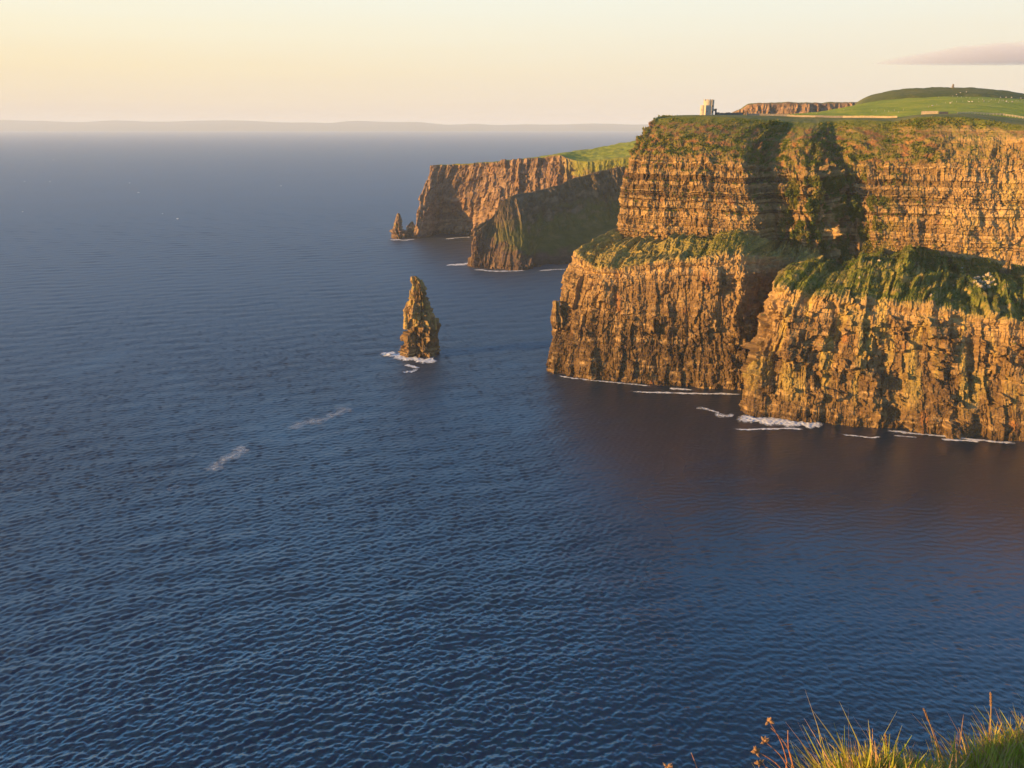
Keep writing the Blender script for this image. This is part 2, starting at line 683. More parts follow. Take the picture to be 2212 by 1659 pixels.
def build_lower():
    Q, s, t = loft(low, RES, smooth_s=3.0, smooth_t=2.0, ref=1)
    nt, ns, _ = Q.shape
    Qs = gsm(gsm(Q, 10, 1), 8, 0)
    nrm = grid_normals(Qs)
    nrm *= np.sign(-nrm[nt // 4, ns // 2, 1])
    wall = sst(0.80, 0.45, nrm[..., 2])                 # 1 on cliffs, 0 on terraces
    SS, ZZ = np.broadcast_arrays(s[None, :], Q[..., 2])
    T = np.broadcast_to(t[:, None], SS.shape)
    isA = sst(-4, 4, SS - s[np.argmin(np.abs(Q[nt // 4, :, 0] - 150) + np.abs(Q[nt // 4, :, 1] - 484))] + 12)
    big, rib, rib2, (f1, f2, cid), (g1, g2, gid) = cliff_noise(SS, ZZ, 11)
    beds = make_beds(-8, 130, 1.0, 3.2, 5)
    zt = ZZ + 0.9 * fbm(SS / 40, ZZ / 60, 2, 91) - 0.02 * SS
    blk, bed, li = masonry(SS, zt, beds, 21, 2.0, 6.0)
    upper = sst(2.55, 2.85, T)                           # bedded band under the rim
    A = isA
    rough = (1.25 * A + 0.85 * (1 - A)) * (0.35 + 0.95 * sst(-0.45, 0.4, fbm(SS / 30, ZZ / 26, 3, 92)))
    wob = 0.9 * fbm(SS / 9, ZZ / 20, 2, 41) + 0.25 * fbm(SS / 2.5, ZZ / 3, 2, 42)
    c1, t1 = columns(SS + warpc(SS, ZZ, 43) + wob, ZZ + 3 * fbm(SS / 6, ZZ / 9, 2, 44), 51, 6, 15, 18, 50)
    c2, t2 = columns(SS + warpc(SS, ZZ, 45) + wob, ZZ + 2 * fbm(SS / 4, ZZ / 6, 2, 46), 52, 2.6, 6.5, 6, 18)
    c3, t3 = columns(SS + 0.6 * wob, ZZ + 1.2 * fbm(SS / 3, ZZ / 4, 2, 47), 53, 1.2, 3.0, 2.5, 7)
    d = big * 0.9 + 0.8 * (rib - 0.3)
    d = d + rough * (4.4 * c1 + 2.6 * t1) * (1 - 0.5 * upper)
    d = d + rough * (2.5 * c2 + 1.7 * t2) * (1 - 0.4 * upper) + (0.9 * c3 + 0.6 * t3)
    thin_b = make_beds(-8, 130, 0.7, 1.7, 55)
    blk2, bed2, _ = masonry(SS, zt + 0.4 * fbm(SS / 20, ZZ / 20, 2, 93), thin_b, 56, 1.2, 4.0)
    d = d + 0.35 * (gid - 0.5) + 0.7 * (bed2 - 0.5) + 0.45 * (blk2 - 0.5)
    d = d + (0.6 + 0.8 * upper) * (1.0 * (blk - 0.5) + 1.1 * (bed - 0.5))
    # hollows with overhanging roofs
    hn = fbm(SS / 16, ZZ / 12, 3, 77) + 0.3 * (c2 + c3) + 0.25 * (bed - 0.5)
    hol = sst(0.30, 0.42, hn) * sst(10, 20, ZZ) * (0.45 + 0.65 * A)
    d = d - 3.6 * hol
    # ledges: projecting pale course near the rim
    d = d + 1.6 * np.exp(-((T - 2.86) / 0.035) ** 2)
    # wave-cut foot, projecting shelf
    d = d + 2.2 * sst(9, 4, ZZ) * A * (0.5 + 0.5 * pn(SS / 9, SS * 0, 5)) + 1.2 * sst(7, 0, ZZ) * (1 - A)
    d = d + 0.3 * fbm(SS / 1.3, ZZ / 1.6, 2, 33)
    d = d * wall
    # terrace ground: hummocks
    gx_, gy_ = Q[..., 0], Q[..., 1]
    gnd = 1.5 * fbm(gx_ / 15, gy_ / 11, 4, 61) + 0.6 * fbm(gx_ / 3.2, gy_ / 2.6, 3, 62)
    d = d + gnd * (1 - wall)
    V = Q + nrm * d[..., None]
    nz = np.abs(gsm(gsm(grid_normals(V), 1.2, 0), 1.2, 1)[..., 2])
    vn = fbm(SS / 9, T * 40 / 9 + ZZ / 9, 4, 71)
    vn2 = fbm(SS / 3, ZZ / 3 + T * 14, 3, 72)
    veg = sst(2.92, 3.05, T + 0.10 * vn + 0.05 * vn2)
    bare = sst(0.05, 0.5, vn + 0.4 * vn2) * 0.8
    veg = veg * (1 - bare)
    # drier, thinner cover on the terrace of the far buttress
    thin = (1 - A) * sst(0.0, 0.6, vn2 + 0.5 * fbm(SS / 20, T * 3, 2, 75) + 0.15)
    veg = veg * (1 - 0.75 * thin)
    bankB = np.exp(-((Q[..., 0] - 150) / 34) ** 2) * (1 - A) * sst(3.25, 3.6, T)
    veg = np.maximum(veg, 0.9 * sst(0.45, 0.7, nz) * sst(0.1, 0.5, vn2 + 0.25 * vn) * sst(25, 50, ZZ))
    ter = sst(2.9, 3.05, T + 0.06 * vn)
    veg = veg * (1 - 0.6 * (1 - A))
    veg = np.clip(np.maximum(veg, bankB * sst(-0.5, 0.1, vn2)), 0, 1)
    pale = (0.55 * upper * (1 - (T > 3.0)) + 0.35 * sst(0.2, 0.8, vn) * wall + 0.35 * sst(0.7, 0.95, bed2) * wall * sst(-0.3, 0.4, vn)) * (0.3 + 0.7 * blk)
    rust = sst(0.65, 1.0, fbm(SS / 14, ZZ / 22, 3, 81)) * wall * 0.7
    lich = A * sst(-0.1, 0.6, fbm(SS / 10, ZZ / 40, 4, 83)) * sst(8, 30, ZZ) * wall * 0.55
    lich = np.maximum(lich, ter * (1 - A) * (0.55 + 0.3 * vn) + ter * A * 0.4)
    lich = np.clip(lich, 0, 1)
    shale = wall * sst(62, 30, ZZ + 12 * vn + 4 * vn2) * (0.95 - 0.35 * A)
    shale = np.maximum(shale, wall * sst(8, 4, ZZ + 2 * vn2))
    mask = np.stack([veg, np.clip(pale, 0, 1), rust * 0.8, lich], -1)
    o, V = emit_cliff("cliff", Q, d, nrm, mask, M['rock'], shale)
    return V, veg, A


LV, LVEG, LA = build_lower()

# ---- upper tier


def Up(*rows):
    return [P(*r) for r in rows]


def Uw(*rows):
    return [np.array(r, float) for r in rows]


upp = [
    Uw((160, 790, 86), (160, 790, 90), (163, 790, 130), (166, 790, 155), (172, 790, 172), (180, 792, 186), (230, 800, 189)),
    Uw((115, 694, 86), (115, 692, 90), (118, 692, 130), (124, 694, 155), (133, 702, 170), (147, 716, 184), (190, 745, 189)),
    Up((1333, 540, 610), (1333, 520, 612), (1341, 420, 619), (1361, 342, 627), (1395, 288, 644), (1422, 257, 664), (1452, 249.5, 720)),
    Up((1400, 540, 602), (1400, 520, 604), (1402, 425, 610), (1408, 340, 618), (1425, 290, 638), (1455, 252.5, 660), (1475, 248.5, 735)),
    Up((1480, 540, 594), (1480, 520, 596), (1480, 425, 602), (1480, 342, 610), (1490, 290, 630), (1520, 250.5, 658), (1530, 247.8, 730)),
    Up((1560, 535, 586), (1560, 517, 588), (1556, 425, 594), (1555, 346, 602), (1565, 295, 624), (1590, 252.5, 654), (1600, 248.3, 725)),
    Up((1645, 550, 576), (1645, 532, 578), (1622, 430, 584), (1607, 352, 594), (1622, 305, 620), (1652, 258, 654), (1665, 249.5, 720)),
    Up((1676, 580, 596), (1676, 560, 598), (1662, 440, 603), (1652, 362, 611), (1676, 310, 634), (1712, 262, 668), (1720, 250.5, 725)),
    Up((1764, 585, 581), (1764, 570, 583), (1758, 450, 588), (1748, 370, 596), (1740, 300, 620), (1762, 266, 656), (1770, 251.5, 715)),
    Up((1836, 580, 598), (1836, 558, 600), (1830, 450, 606), (1820, 362, 614), (1800, 310, 636), (1796, 262, 666), (1810, 252.5, 720)),
    Up((1872, 575, 590), (1872, 558, 592), (1872, 450, 597), (1870, 352, 604), (1862, 300, 622), (1856, 258, 655), (1872, 253.5, 705)),
    Up((1930, 580, 582), (1930, 560, 584), (1930, 450, 589), (1925, 350, 596), (1930, 300, 622), (1930, 263, 642), (1935, 254, 690)),
    Up((1990, 570, 576), (1990, 548, 578), (1990, 450, 583), (1985, 352, 590), (1985, 300, 604), (1985, 252, 630), (1990, 246.5, 670)),
    Up((2100, 590, 566), (2100, 570, 568), (2100, 460, 573), (2100, 356, 580), (2100, 300, 597), (2095, 252, 615), (2095, 244.5, 660)),
    Up((2215, 595, 560), (2215, 575, 562), (2215, 460, 567), (2215, 356, 574), (2215, 300, 582), (2215, 270, 598), (2215, 258, 650)),
    Up((2420, 610, 545), (2420, 590, 547), (2420, 470, 552), (2420, 360, 559), (2420, 305, 567), (2420, 277, 584), (2420, 262, 640)),
    Uw((620, 440, 85), (620, 440, 93), (622, 442, 130), (626, 446, 165), (632, 452, 178), (640, 460, 186), (680, 500, 188)),
]


def build_upper():
    Q, s, t = loft(upp, RES, smooth_s=4.0, smooth_t=2.0, ref=2)
    nt, ns, _ = Q.shape
    nrm = grid_normals(gsm(gsm(Q, 10, 1), 8, 0))
    nrm *= np.sign(-nrm[nt // 3, ns // 3, 1])
    wall = sst(0.92, 0.55, nrm[..., 2])
    SS, ZZ = np.broadcast_arrays(s[None, :], Q[..., 2])
    T = np.broadcast_to(t[:, None], SS.shape)
    rocky = sst(3.2, 2.95, T)
    # the far right keeps bare rock nearly up to the rim
    right = sst(60, 110, Q[..., 0] - 230)
    rocky = np.maximum(rocky, right * sst(4.85, 4.3, T) * 0.75)
    beds = make_beds(60, 210, 0.9, 3.4, 15)
    zt = ZZ + 0.8 * fbm(SS / 50, ZZ / 60, 2, 191) + 0.012 * SS
    blk, bed, li = masonry(SS, zt, beds, 121, 1.8, 5.5)
    warp = 2.0 * fbm(SS / 22, ZZ / 25, 3, 150)
    big = 4.5 * fbm(SS / 38, ZZ / 110, 3, 101)
    rib = ridge((SS + warp) / 8.5, ZZ / 34, 103)
    f1, f2, cid = worley((SS + warp) / 4.2, ZZ / 5.5, 105)
    g1, g2, gid = worley(SS / 1.9, ZZ / 2.8, 106)
    wk = 1 - 0.35 * right
    wob = 0.5 * fbm(SS / 7, ZZ / 9, 2, 141)
    c2, t2 = columns(SS + warp + wob, ZZ + 2 * fbm(SS / 8, ZZ / 9, 2, 146), 152, 3.0, 9.0, 5, 16)
    c3, t3 = columns(SS + wob, ZZ + 1.0 * fbm(SS / 5, ZZ / 5, 2, 147), 153, 1.3, 3.6, 1.8, 5)
    thick = make_beds(60, 210, 6, 13, 19)
    tb_, tbed, _ = masonry(SS, zt + 1.5 * fbm(SS / 60, ZZ / 80, 2, 192), thick, 125, 14, 40)
    thin_b = make_beds(60, 210, 0.7, 1.6, 57)
    blk2, bed2, _ = masonry(SS, zt + 0.4 * fbm(SS / 20, ZZ / 20, 2, 193), thin_b, 58, 1.2, 4.0)
    d = big * 0.8 + rocky * (0.6 * (rib - 0.3) + 1.5 * c2 + 1.3 * t2 + 1.0 * c3 + 0.6 * t3
                       + (2.6 * (tbed - 0.5) + 1.7 * (bed - 0.5)) * (0.35 + 0.9 * sst(-0.4, 0.4, fbm(SS / 18, ZZ / 30, 3, 197))) + 1.4 * (tb_ - 0.5) + 1.2 * (blk - 0.5) + 0.8 * (bed2 - 0.5) + 0.5 * (blk2 - 0.5) + 0.4 * (gid - 0.5))
    gul_ = np.exp(-((Q[..., 0] - 232) / 36) ** 2)
    gn_ = fbm(SS / 12, ZZ / 16, 3, 195) + 0.4 * (c2 + c3)
    d = d + gul_ * rocky * (7.0 * gn_ + 3.2 * (tbed - 0.5) + 2.5 * c2)
    d = d + gul_ * (1 - rocky) * 4.0 * fbm(SS / 16, T * 2.2, 3, 196)
    hol = sst(0.35, 0.8, fbm(SS / 13, ZZ / 11, 3, 177))
    d = d - 2.0 * hol * rocky * wk
    # slope of turf and slumped earth above the beds: gullies running down
    slope = (1 - rocky) * sst(5.0, 4.6, T)
    gul = ridge((SS + 6 * fbm(SS / 30, T * 2, 2, 160)) / 12, T * 1.1, 161)
    f1b, f2b, cidb = worley((SS + warp) / 4.0, T * 5.0, 165)
    d = d + slope * (2.6 * (gul - 0.3) + 2.4 * fbm(SS / 7, T * 4.0, 4, 163) + 2.4 * (cidb - 0.5) + 0.9 * fbm(SS / 1.8, T * 14, 2, 164))
    d = d + 0.4 * fbm(SS / 1.4, ZZ / 1.6, 2, 133) * wall
    fade = sst(5.9, 5.0, T)
    d = d * (0.15 + 0.85 * wall) * fade
    V = Q + nrm * d[..., None]
    nz = np.abs(gsm(gsm(grid_normals(V), 1.2, 0), 1.2, 1)[..., 2])
    vn = fbm(SS / 10, T * 5, 4, 171)
    vn2 = fbm(SS / 2.8, ZZ / 2.8, 3, 172)
    veg = (1 - rocky) * np.clip(0.50 + 0.8 * vn + 0.45 * vn2, 0, 1)
    veg = np.maximum(veg, sst(4.35, 4.75, T + 0.2 * vn))
    veg = np.maximum(veg, rocky * 0.85 * sst(0.42, 0.62, nz) * sst(-0.1, 0.3, vn2 + 0.3 * vn))
    # ivy hanging in the two gullies
    gx = Q[..., 0]
    ivy = np.exp(-((gx - 222) / 20) ** 2) + 1.1 * np.exp(-((gx - 262) / 22) ** 2)
    ivy = ivy * sst(0.05, 0.45, fbm(SS / 8, ZZ / 16, 4, 174) + 0.25 * vn2 + 0.18) * sst(3.2, 2.4, T)
    veg = np.clip(np.maximum(veg, 0.95 * ivy), 0, 1)
    brown = slope * sst(0.0, 0.6, -vn)                   # slumped reddish earth
    pale = rocky * np.clip(1.2 * bed - 0.45, 0, 1) * (0.45 + 0.55 * blk) * 0.8 + 0.22 * right * rocky
    rust = np.maximum(0.55 * brown, 0.6 * sst(0.65, 1.0, fbm(SS / 12, ZZ / 12, 3, 181)) * rocky)
    lich = 0.35 * right * sst(0.0, 0.6, fbm(SS / 14, ZZ / 30, 3, 183)) * rocky
    shale = rocky * wall * (0.75 * sst(0.55, 0.75, tbed) * (1 - 0.6 * right) + 0.35 * sst(0.1, 0.6, vn) * (1 - right))
    shale = np.maximum(shale, 0.5 * slope * (1 - veg))
    mask = np.stack([veg, np.clip(pale, 0, 1), np.clip(rust, 0, 1), lich], -1)
    o, V = emit_cliff("upper_cliff", Q, d, nrm, mask, M['rock'], np.clip(shale, 0, 1))
    return V, veg, ivy * sst(0.4, 0.8, veg)


UV_, UVEG, UIVY = build_upper()

# ---- pasture and hills behind the rim
P1 = [st[6] for st in upp]
low_r = np.array([0, 0, -0.4])
fld = [
    [P1[0] + low_r, np.array([300, 860, 188.]), np.array([330, 930, 186.]), np.array([360, 1010, 180.]), np.array([380, 1100, 165.])],
    [P1[2] + low_r, P(1475, 251, 800), P(1492, 253, 900), P(1500, 256, 1000), P(1505, 266, 1080)],
    [P1[4] + low_r, P(1545, 249.5, 800), P(1560, 250, 900), P(1570, 252, 990), P(1575, 262, 1080)],
    [P1[5] + low_r, P(1615, 249.5, 800), P(1630, 249.5, 900), P(1640, 250, 990), P(1645, 260, 1080)],
    [P1[7] + low_r, P(1738, 247.5, 790), P(1748, 246, 860), P(1755, 245.5, 940), P(1758, 256, 1040)],
    [P1[9] + low_r, P(1818, 244, 790), P(1808, 238.5, 870), P(1803, 236, 950), P(1805, 248, 1050)],
    [P1[10] + low_r, P(1874, 242, 780), P(1866, 230, 880), P(1858, 223.5, 980), P(1858, 238, 1080)],
    [P1[11] + low_r, P(1936, 241, 770), P(1922, 227, 900), P(1906, 215.5, 1000), P(1906, 230, 1100)],
    [P1[12] + low_r, P(1990, 237, 760), P(1985, 222, 880), P(1976, 210, 1000), P(1976, 225, 1100)],
    [P1[13] + low_r, P(2095, 235, 740), P(2094, 220, 870), P(2090, 207, 1000), P(2090, 222, 1100)],
    [P1[14] + low_r, P(2215, 242, 730), P(2215, 227, 860), P(2215, 214, 1000), P(2215, 230, 1100)],
    [P1[15] + low_r, P(2420, 250, 720), P(2420, 241, 860), P(2420, 232, 1000), P(2420, 246, 1100)],
    [P1[16] + low_r, np.array([760, 640, 192.]), np.array([820, 780, 196.]), np.array([880, 900, 198.]), np.array([920, 1000, 180.])],
]


def build_soft(name, st, res, mat, amp=1.0, ref=0, sm=12, seed=0, kind="structure", wl=22.0):
    Q, s, t = loft(st, res, smooth_s=sm, smooth_t=3.0, ref=ref)
    SS = np.broadcast_to(s[None, :], Q.shape[:2])
    T = np.broadcast_to(t[:, None], Q.shape[:2])
    edge = sst(0.0, 0.25, T)
    d = amp * (fbm(Q[..., 0] / wl, Q[..., 1] / wl, 4, 300 + seed) + 0.35 * fbm(Q[..., 0] / 4, Q[..., 1] / 4, 2, 310 + seed)) * edge
    V = Q.copy()
    V[..., 2] += d
    F4 = grid_faces(*V.shape[:2])
    o = mesh_np(name, V, F4, mat, smooth=True)
    tag(o, kind=kind)
    ALL_GEO.append((V.reshape(-1, 3), F4))
    return o


build_soft("pasture", fld, 3.0, M['turf'], 0.8)

h2 = []
for u, v in ((1846, 226), (1852, 221), (1860, 212), (1876, 206.5), (1905, 199), (1930, 193.5), (1965, 191), (2060, 188), (2120, 190), (2180, 196), (2215, 202), (2420, 238)):
    h2.append([P(u, max(v + 26, 240), 1090), P(u, v + 12, 1150), P(u, v + 3, 1215), P(u, v, 1260), P(u, v + 14, 1400)])
build_soft("hill", h2, 4.0, M['hill'], 1.2, ref=3, sm=8, seed=3)

# ---- cliff of the far bay behind the tower, rocky
gst = []
for u, v, Y in ((1545, 262, 1420), (1576, 246, 1330), (1602, 235, 1312), (1615, 224, 1305), (1640, 222, 1300), (1700, 221.5, 1298), (1780, 222, 1300), (1862, 221, 1310), (1900, 222, 1320)):
    gst.append([P(u - 3, 285, Y - 16), P(u - 2, 255, Y - 12), P(u, v + 2.0, Y - 4), P(u, v, Y), P(u, v + 3, Y + 120)])


def build_far(name, st, res, ref, mat, amp, seed, vegf, sm=4.0, dark=0.0):
    Q, s, t = loft(st, res, smooth_s=sm, smooth_t=1.2, ref=ref)
    nt, ns, _ = Q.shape
    nrm = grid_normals(gsm(gsm(Q, 8, 1), 5, 0))
    nrm *= np.sign(-nrm[nt // 4, ns // 2, 1])
    wall = sst(0.9, 0.55, nrm[..., 2])
    SS, ZZ = np.broadcast_arrays(s[None, :], Q[..., 2])
    T = np.broadcast_to(t[:, None], SS.shape)
    warp = 5 * fbm(SS / 40, ZZ / 60, 3, seed + 50)
    d = 5 * fbm(SS / 60, ZZ / 200, 3, seed)
    d = d + 1.8 * (ridge((SS + warp) / 15, ZZ / 90, seed + 1) - 0.3)
    wob = 1.5 * fbm(SS / 8, ZZ / 14, 3, seed + 9)
    c1, t1 = columns(SS + warp + wob, ZZ + 4 * fbm(SS / 9, ZZ / 9, 2, seed + 11), seed + 12, 8, 20, 30, 90)
    c2, t2 = columns(SS + warp + wob, ZZ + 3 * fbm(SS / 5, ZZ / 9, 2, seed + 13), seed + 14, 3.5, 8, 14, 40)
    c3, t3 = columns(SS + wob, ZZ, seed + 15, 2.4, 5, 5, 14)
    d = d + 5.0 * c1 + 2.5 * t1 + 4.2 * c2 + 2.5 * t2 + 1.8 * c3 + t3
    d = d + 0.9 * fbm(SS / 3, ZZ / 4, 2, seed + 4)
    gnd = 1.6 * fbm(Q[..., 0] / 25, Q[..., 1] / 25, 4, seed + 5)
    vn = fbm(SS / 18, ZZ / 18 + T * 3, 4, seed + 6)
    veg = np.clip(vegf(SS, ZZ, T, vn, Q), 0, 1)
    d = amp * d * wall * (1 - 0.75 * veg) + gnd * np.maximum(1 - wall, 0.9 * veg)
    pale = 0.35 * sst(0.0, 0.7, vn) * wall
    rust = 0.5 * sst(0.3, 0.8, fbm(SS / 25, ZZ / 50, 3, seed + 8)) * wall
    mask = np.stack([veg, pale, rust * 0.5, 0 * veg], -1)
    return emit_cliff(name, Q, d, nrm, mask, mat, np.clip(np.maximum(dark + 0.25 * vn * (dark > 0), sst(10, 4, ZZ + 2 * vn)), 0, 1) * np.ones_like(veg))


build_far("far_cliff", gst, 1.6, 3, M['rock_far'], 0.8, 400, lambda S_, Z, T, vn, Q: sst(2.6, 3.0, T + 0.2 * vn))


def Dp(fu, fv, *rows):
    f = P0(fu, fv)
    return [f + np.array([0, 0, -5.]), f] + [P(*r) for r in rows]


dst = [
    [np.array(p, float) for p in ((-120, 1480, -5), (-120, 1480, 0), (-119, 1480, 45), (-118, 1480, 72), (-115, 1480, 102), (-60, 1520, 102))],
    Dp(892, 515, (905, 470, 1310), (915, 425, 1316), (930, 357.5, 1322), (940, 364, 1390)),
    Dp(914, 513, (918, 466, 1320), (922, 425, 1318), (945, 356, 1324), (955, 362, 1395)),
    Dp(945, 505, (950, 466, 1356), (952, 432, 1330), (980, 354.5, 1326), (990, 360, 1400)),
    Dp(1005, 507, (1008, 470, 1346), (1012, 440, 1322), (1030, 352, 1315), (1040, 356, 1400)),
    Dp(1060, 517, (1066, 470, 1300), (1073, 430, 1300), (1085, 348, 1302), (1095, 350, 1400)),
    Dp(1130, 520, (1134, 470, 1284), (1142, 420, 1284), (1150, 341, 1290), (1165, 340, 1400)),
    Dp(1220, 522, (1218, 470, 1270), (1214, 410, 1271), (1206, 334.5, 1280), (1230, 328, 1400)),
    Dp(1300, 525, (1280, 470, 1265), (1268, 410, 1265), (1255, 350, 1264), (1290, 319, 1420)),
    Dp(1380, 530, (1370, 470, 1255), (1360, 410, 1255), (1365, 339, 1257), (1395, 299, 1430)),
    Dp(1480, 535, (1470, 470, 1250), (1460, 410, 1250), (1465, 335, 1252), (1490, 283, 1450)),
]
for st in dst:
    st.append(st[-1] + np.array([20, 160, -25.]))
build_far("far_headland", dst, 1.3, 4, M['headland'], 1.0, 500,
          lambda S_, Z, T, vn, Q: np.maximum(sst(3.98, 4.06, T + 0.03 * vn), 0.7 * sst(70, 110, Q[..., 0]) * sst(3.3, 3.8, T + 0.3 * vn)))

est = [
    [np.array(p, float) for p in ((-38, 1150, -5), (-38, 1150, 0), (-34, 1150, 22), (-25, 1150, 45), (0, 1175, 30))],
    Dp(1018, 577, (1021, 535, 1038), (1029, 498, 1052), (1060, 505, 1120)),
    Dp(1045, 581, (1050, 530, 1042), (1058, 472, 1078), (1075, 480, 1150)),
    Dp(1085, 583, (1096, 525, 1042), (1083, 433, 1102), (1095, 442, 1190)),
    Dp(1130, 583, (1132, 532, 1044), (1110, 421, 1118), (1120, 428, 1210)),
    Dp(1150, 576, (1165, 515, 1105), (1150, 414, 1150), (1160, 420, 1240)),
    Dp(1235, 569, (1232, 500, 1145), (1205, 401, 1188), (1215, 408, 1260)),
    Dp(1300, 564, (1290, 480, 1180), (1240, 383, 1212), (1250, 392, 1275)),
    Dp(1380, 560, (1350, 470, 1212), (1330, 362, 1242), (1340, 370, 1300)),
    Dp(1480, 556, (1450, 470, 1240), (1440, 350, 1285), (1450, 360, 1330)),
]
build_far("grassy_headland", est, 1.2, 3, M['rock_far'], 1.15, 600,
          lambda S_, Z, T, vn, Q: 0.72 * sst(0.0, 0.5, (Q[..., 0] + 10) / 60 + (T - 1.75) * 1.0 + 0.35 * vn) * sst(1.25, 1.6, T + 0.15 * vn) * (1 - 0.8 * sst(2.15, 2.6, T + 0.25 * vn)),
          sm=6.0, dark=0.75)  # shade of the slope put into its colour as darker rock

# ---- the coast across the bay
crest = [(-200, 259), (0, 257.6), (87, 260.4), (174, 263.5), (236, 258.6), (312, 261), (351, 262.8), (399, 260.4), (451, 259.3), (514, 258.6),
         (573, 261.8), (608, 263.8), (660, 262.8), (715, 265.6), (757, 260), (790, 259.5), (825, 263), (898, 262), (970, 269.5), (1026, 265.5),
         (1057, 269.5), (1144, 267.6), (1220, 268.6), (1290, 265.2), (1356, 268.3), (1440, 268), (1600, 262), (1800, 258), (2100, 262), (2400, 260)]
YB = P0(1106, 283.2)[1]
hs = []
for u, v in crest:
    b = P0(u, 283.2)
    hs.append([b + np.array([0, -30, -8.]), P(u, 283.2 + (v - 283.2) * 0.30, YB + 900), P(u, 283.2 + (v - 283.2) * 0.72, YB + 2200), P(u, v, YB + 3600), P(u, v + 14, YB + 6500)])
build_soft("far_coast_hills", hs, 90.0, M['farhill'], 9.0, ref=0, sm=250, seed=9, wl=900.0)

# ------------------------------------------------------------------ near cliff top under the camera
near_rim = [(-9.0, -7.0, 177.4), (-4.2, -2.5, 177.3), (-0.9, 0.6, 177.1)] + [tuple(P(*q)) for q in ((1560, 1760, 2.5), (1690, 1632, 2.7), (1780, 1585, 2.85), (1905, 1618, 3.0), (2000, 1585, 3.15), (2100, 1556, 3.35), (2212, 1532, 3.55), (2400, 1490, 3.9))] + [(8, 6.5, 178.6), (20, 9, 178.5)]


def build_near():
    R = np.array(near_rim)
    st = []
    for i, p in enumerate(R):
        tdir = R[min(i + 1, len(R) - 1)] - R[max(i - 1, 0)]
        n = np.array([tdir[1], -tdir[0], 0.0])           # inland side
        n /= np.linalg.norm(n)
        inl = n
        foot = p - 0 * inl
        st.append([np.array([foot[0] + inl[0] * 6, foot[1] + inl[1] * 6, -5.0]), np.array([p[0] + inl[0] * 3, p[1] + inl[1] * 3, 90.]),
                   p + inl * 0.7 + np.array([0, 0, -2.4]), p + inl * 0.12 + np.array([0, 0, -0.25]), p + inl * 0.3,
                   p + inl * 1.2 + np.array([0, 0, 0.10]), p + inl * 9 + np.array([0, 0, 0.5])])
    Q, s, t = loft(st, 0.06, smooth_s=0.07, smooth_t=1.0, ref=4, tres=[6, 6, 0.25, 0.1, 0.1, 0.3])
    V = Q.copy()
    T = np.broadcast_to(t[:, None], Q.shape[:2])
    SS = np.broadcast_to(s[None, :], Q.shape[:2])
    V[..., 2] += 0.05 * fbm(SS / 0.6, T * 4, 3, 5) * sst(2.5, 3.2, T)
    F4 = grid_faces(*V.shape[:2])
    o = mesh_np("clifftop_ground", V, F4, M['soil'], smooth=True)
    tag(o, kind="structure")
    return V, F4


NV, NF = build_near()

# ------------------------------------------------------------------ placement by looking at built ground
_v = np.concatenate([g[0] for g in ALL_GEO])
_off, _f = 0, []
for g in ALL_GEO:
    _f.append(g[1] + _off)
    _off += len(g[0])
_f = np.concatenate(_f)
BVH = BVHTree.FromPolygons(_v.tolist(), _f.tolist())


def hit(u, v):
    d = Vector(ray(u, v)).normalized()
    r = BVH.ray_cast(Vector((0, 0, CAMZ)), d)
    return (r[0], r[1]) if r[0] is not None else (None, None)


def ground_z(x, y, z0=400):
    r = BVH.ray_cast(Vector((x, y, z0)), Vector((0, 0, -1)))
    return r[0].z if r[0] is not None else 188.0


# ------------------------------------------------------------------ vegetation tufts on the cliffs
def leafy_material():
    t = NT("cliff_leaves")
    a = t.attr("tone")
    t.base(t.ramp(a.outputs["Fac"], [(0.0, (0.040, 0.075, 0.009)), (0.4, (0.085, 0.125, 0.014)), (0.7, (0.17, 0.165, 0.028)), (1.0, (0.27, 0.195, 0.065))]))
    t.b.inputs["Roughness"].default_value = 0.8
    t.b.inputs["Specular IOR Level"].default_value = 0.15
    tr = t.n("ShaderNodeBsdfTranslucent")
    mx = t.n("ShaderNodeMixShader")
    mx.inputs[0].default_value = 0.3
    t.l(t.b.inputs["Base Color"].links[0].from_socket, tr.inputs[0])
    t.l(t.b.outputs[0], mx.inputs[1]); t.l(tr.outputs[0], mx.inputs[2])
    t.l(mx.outputs[0], t.out.inputs[0])
    return t.m


M['leaf'] = leafy_material()


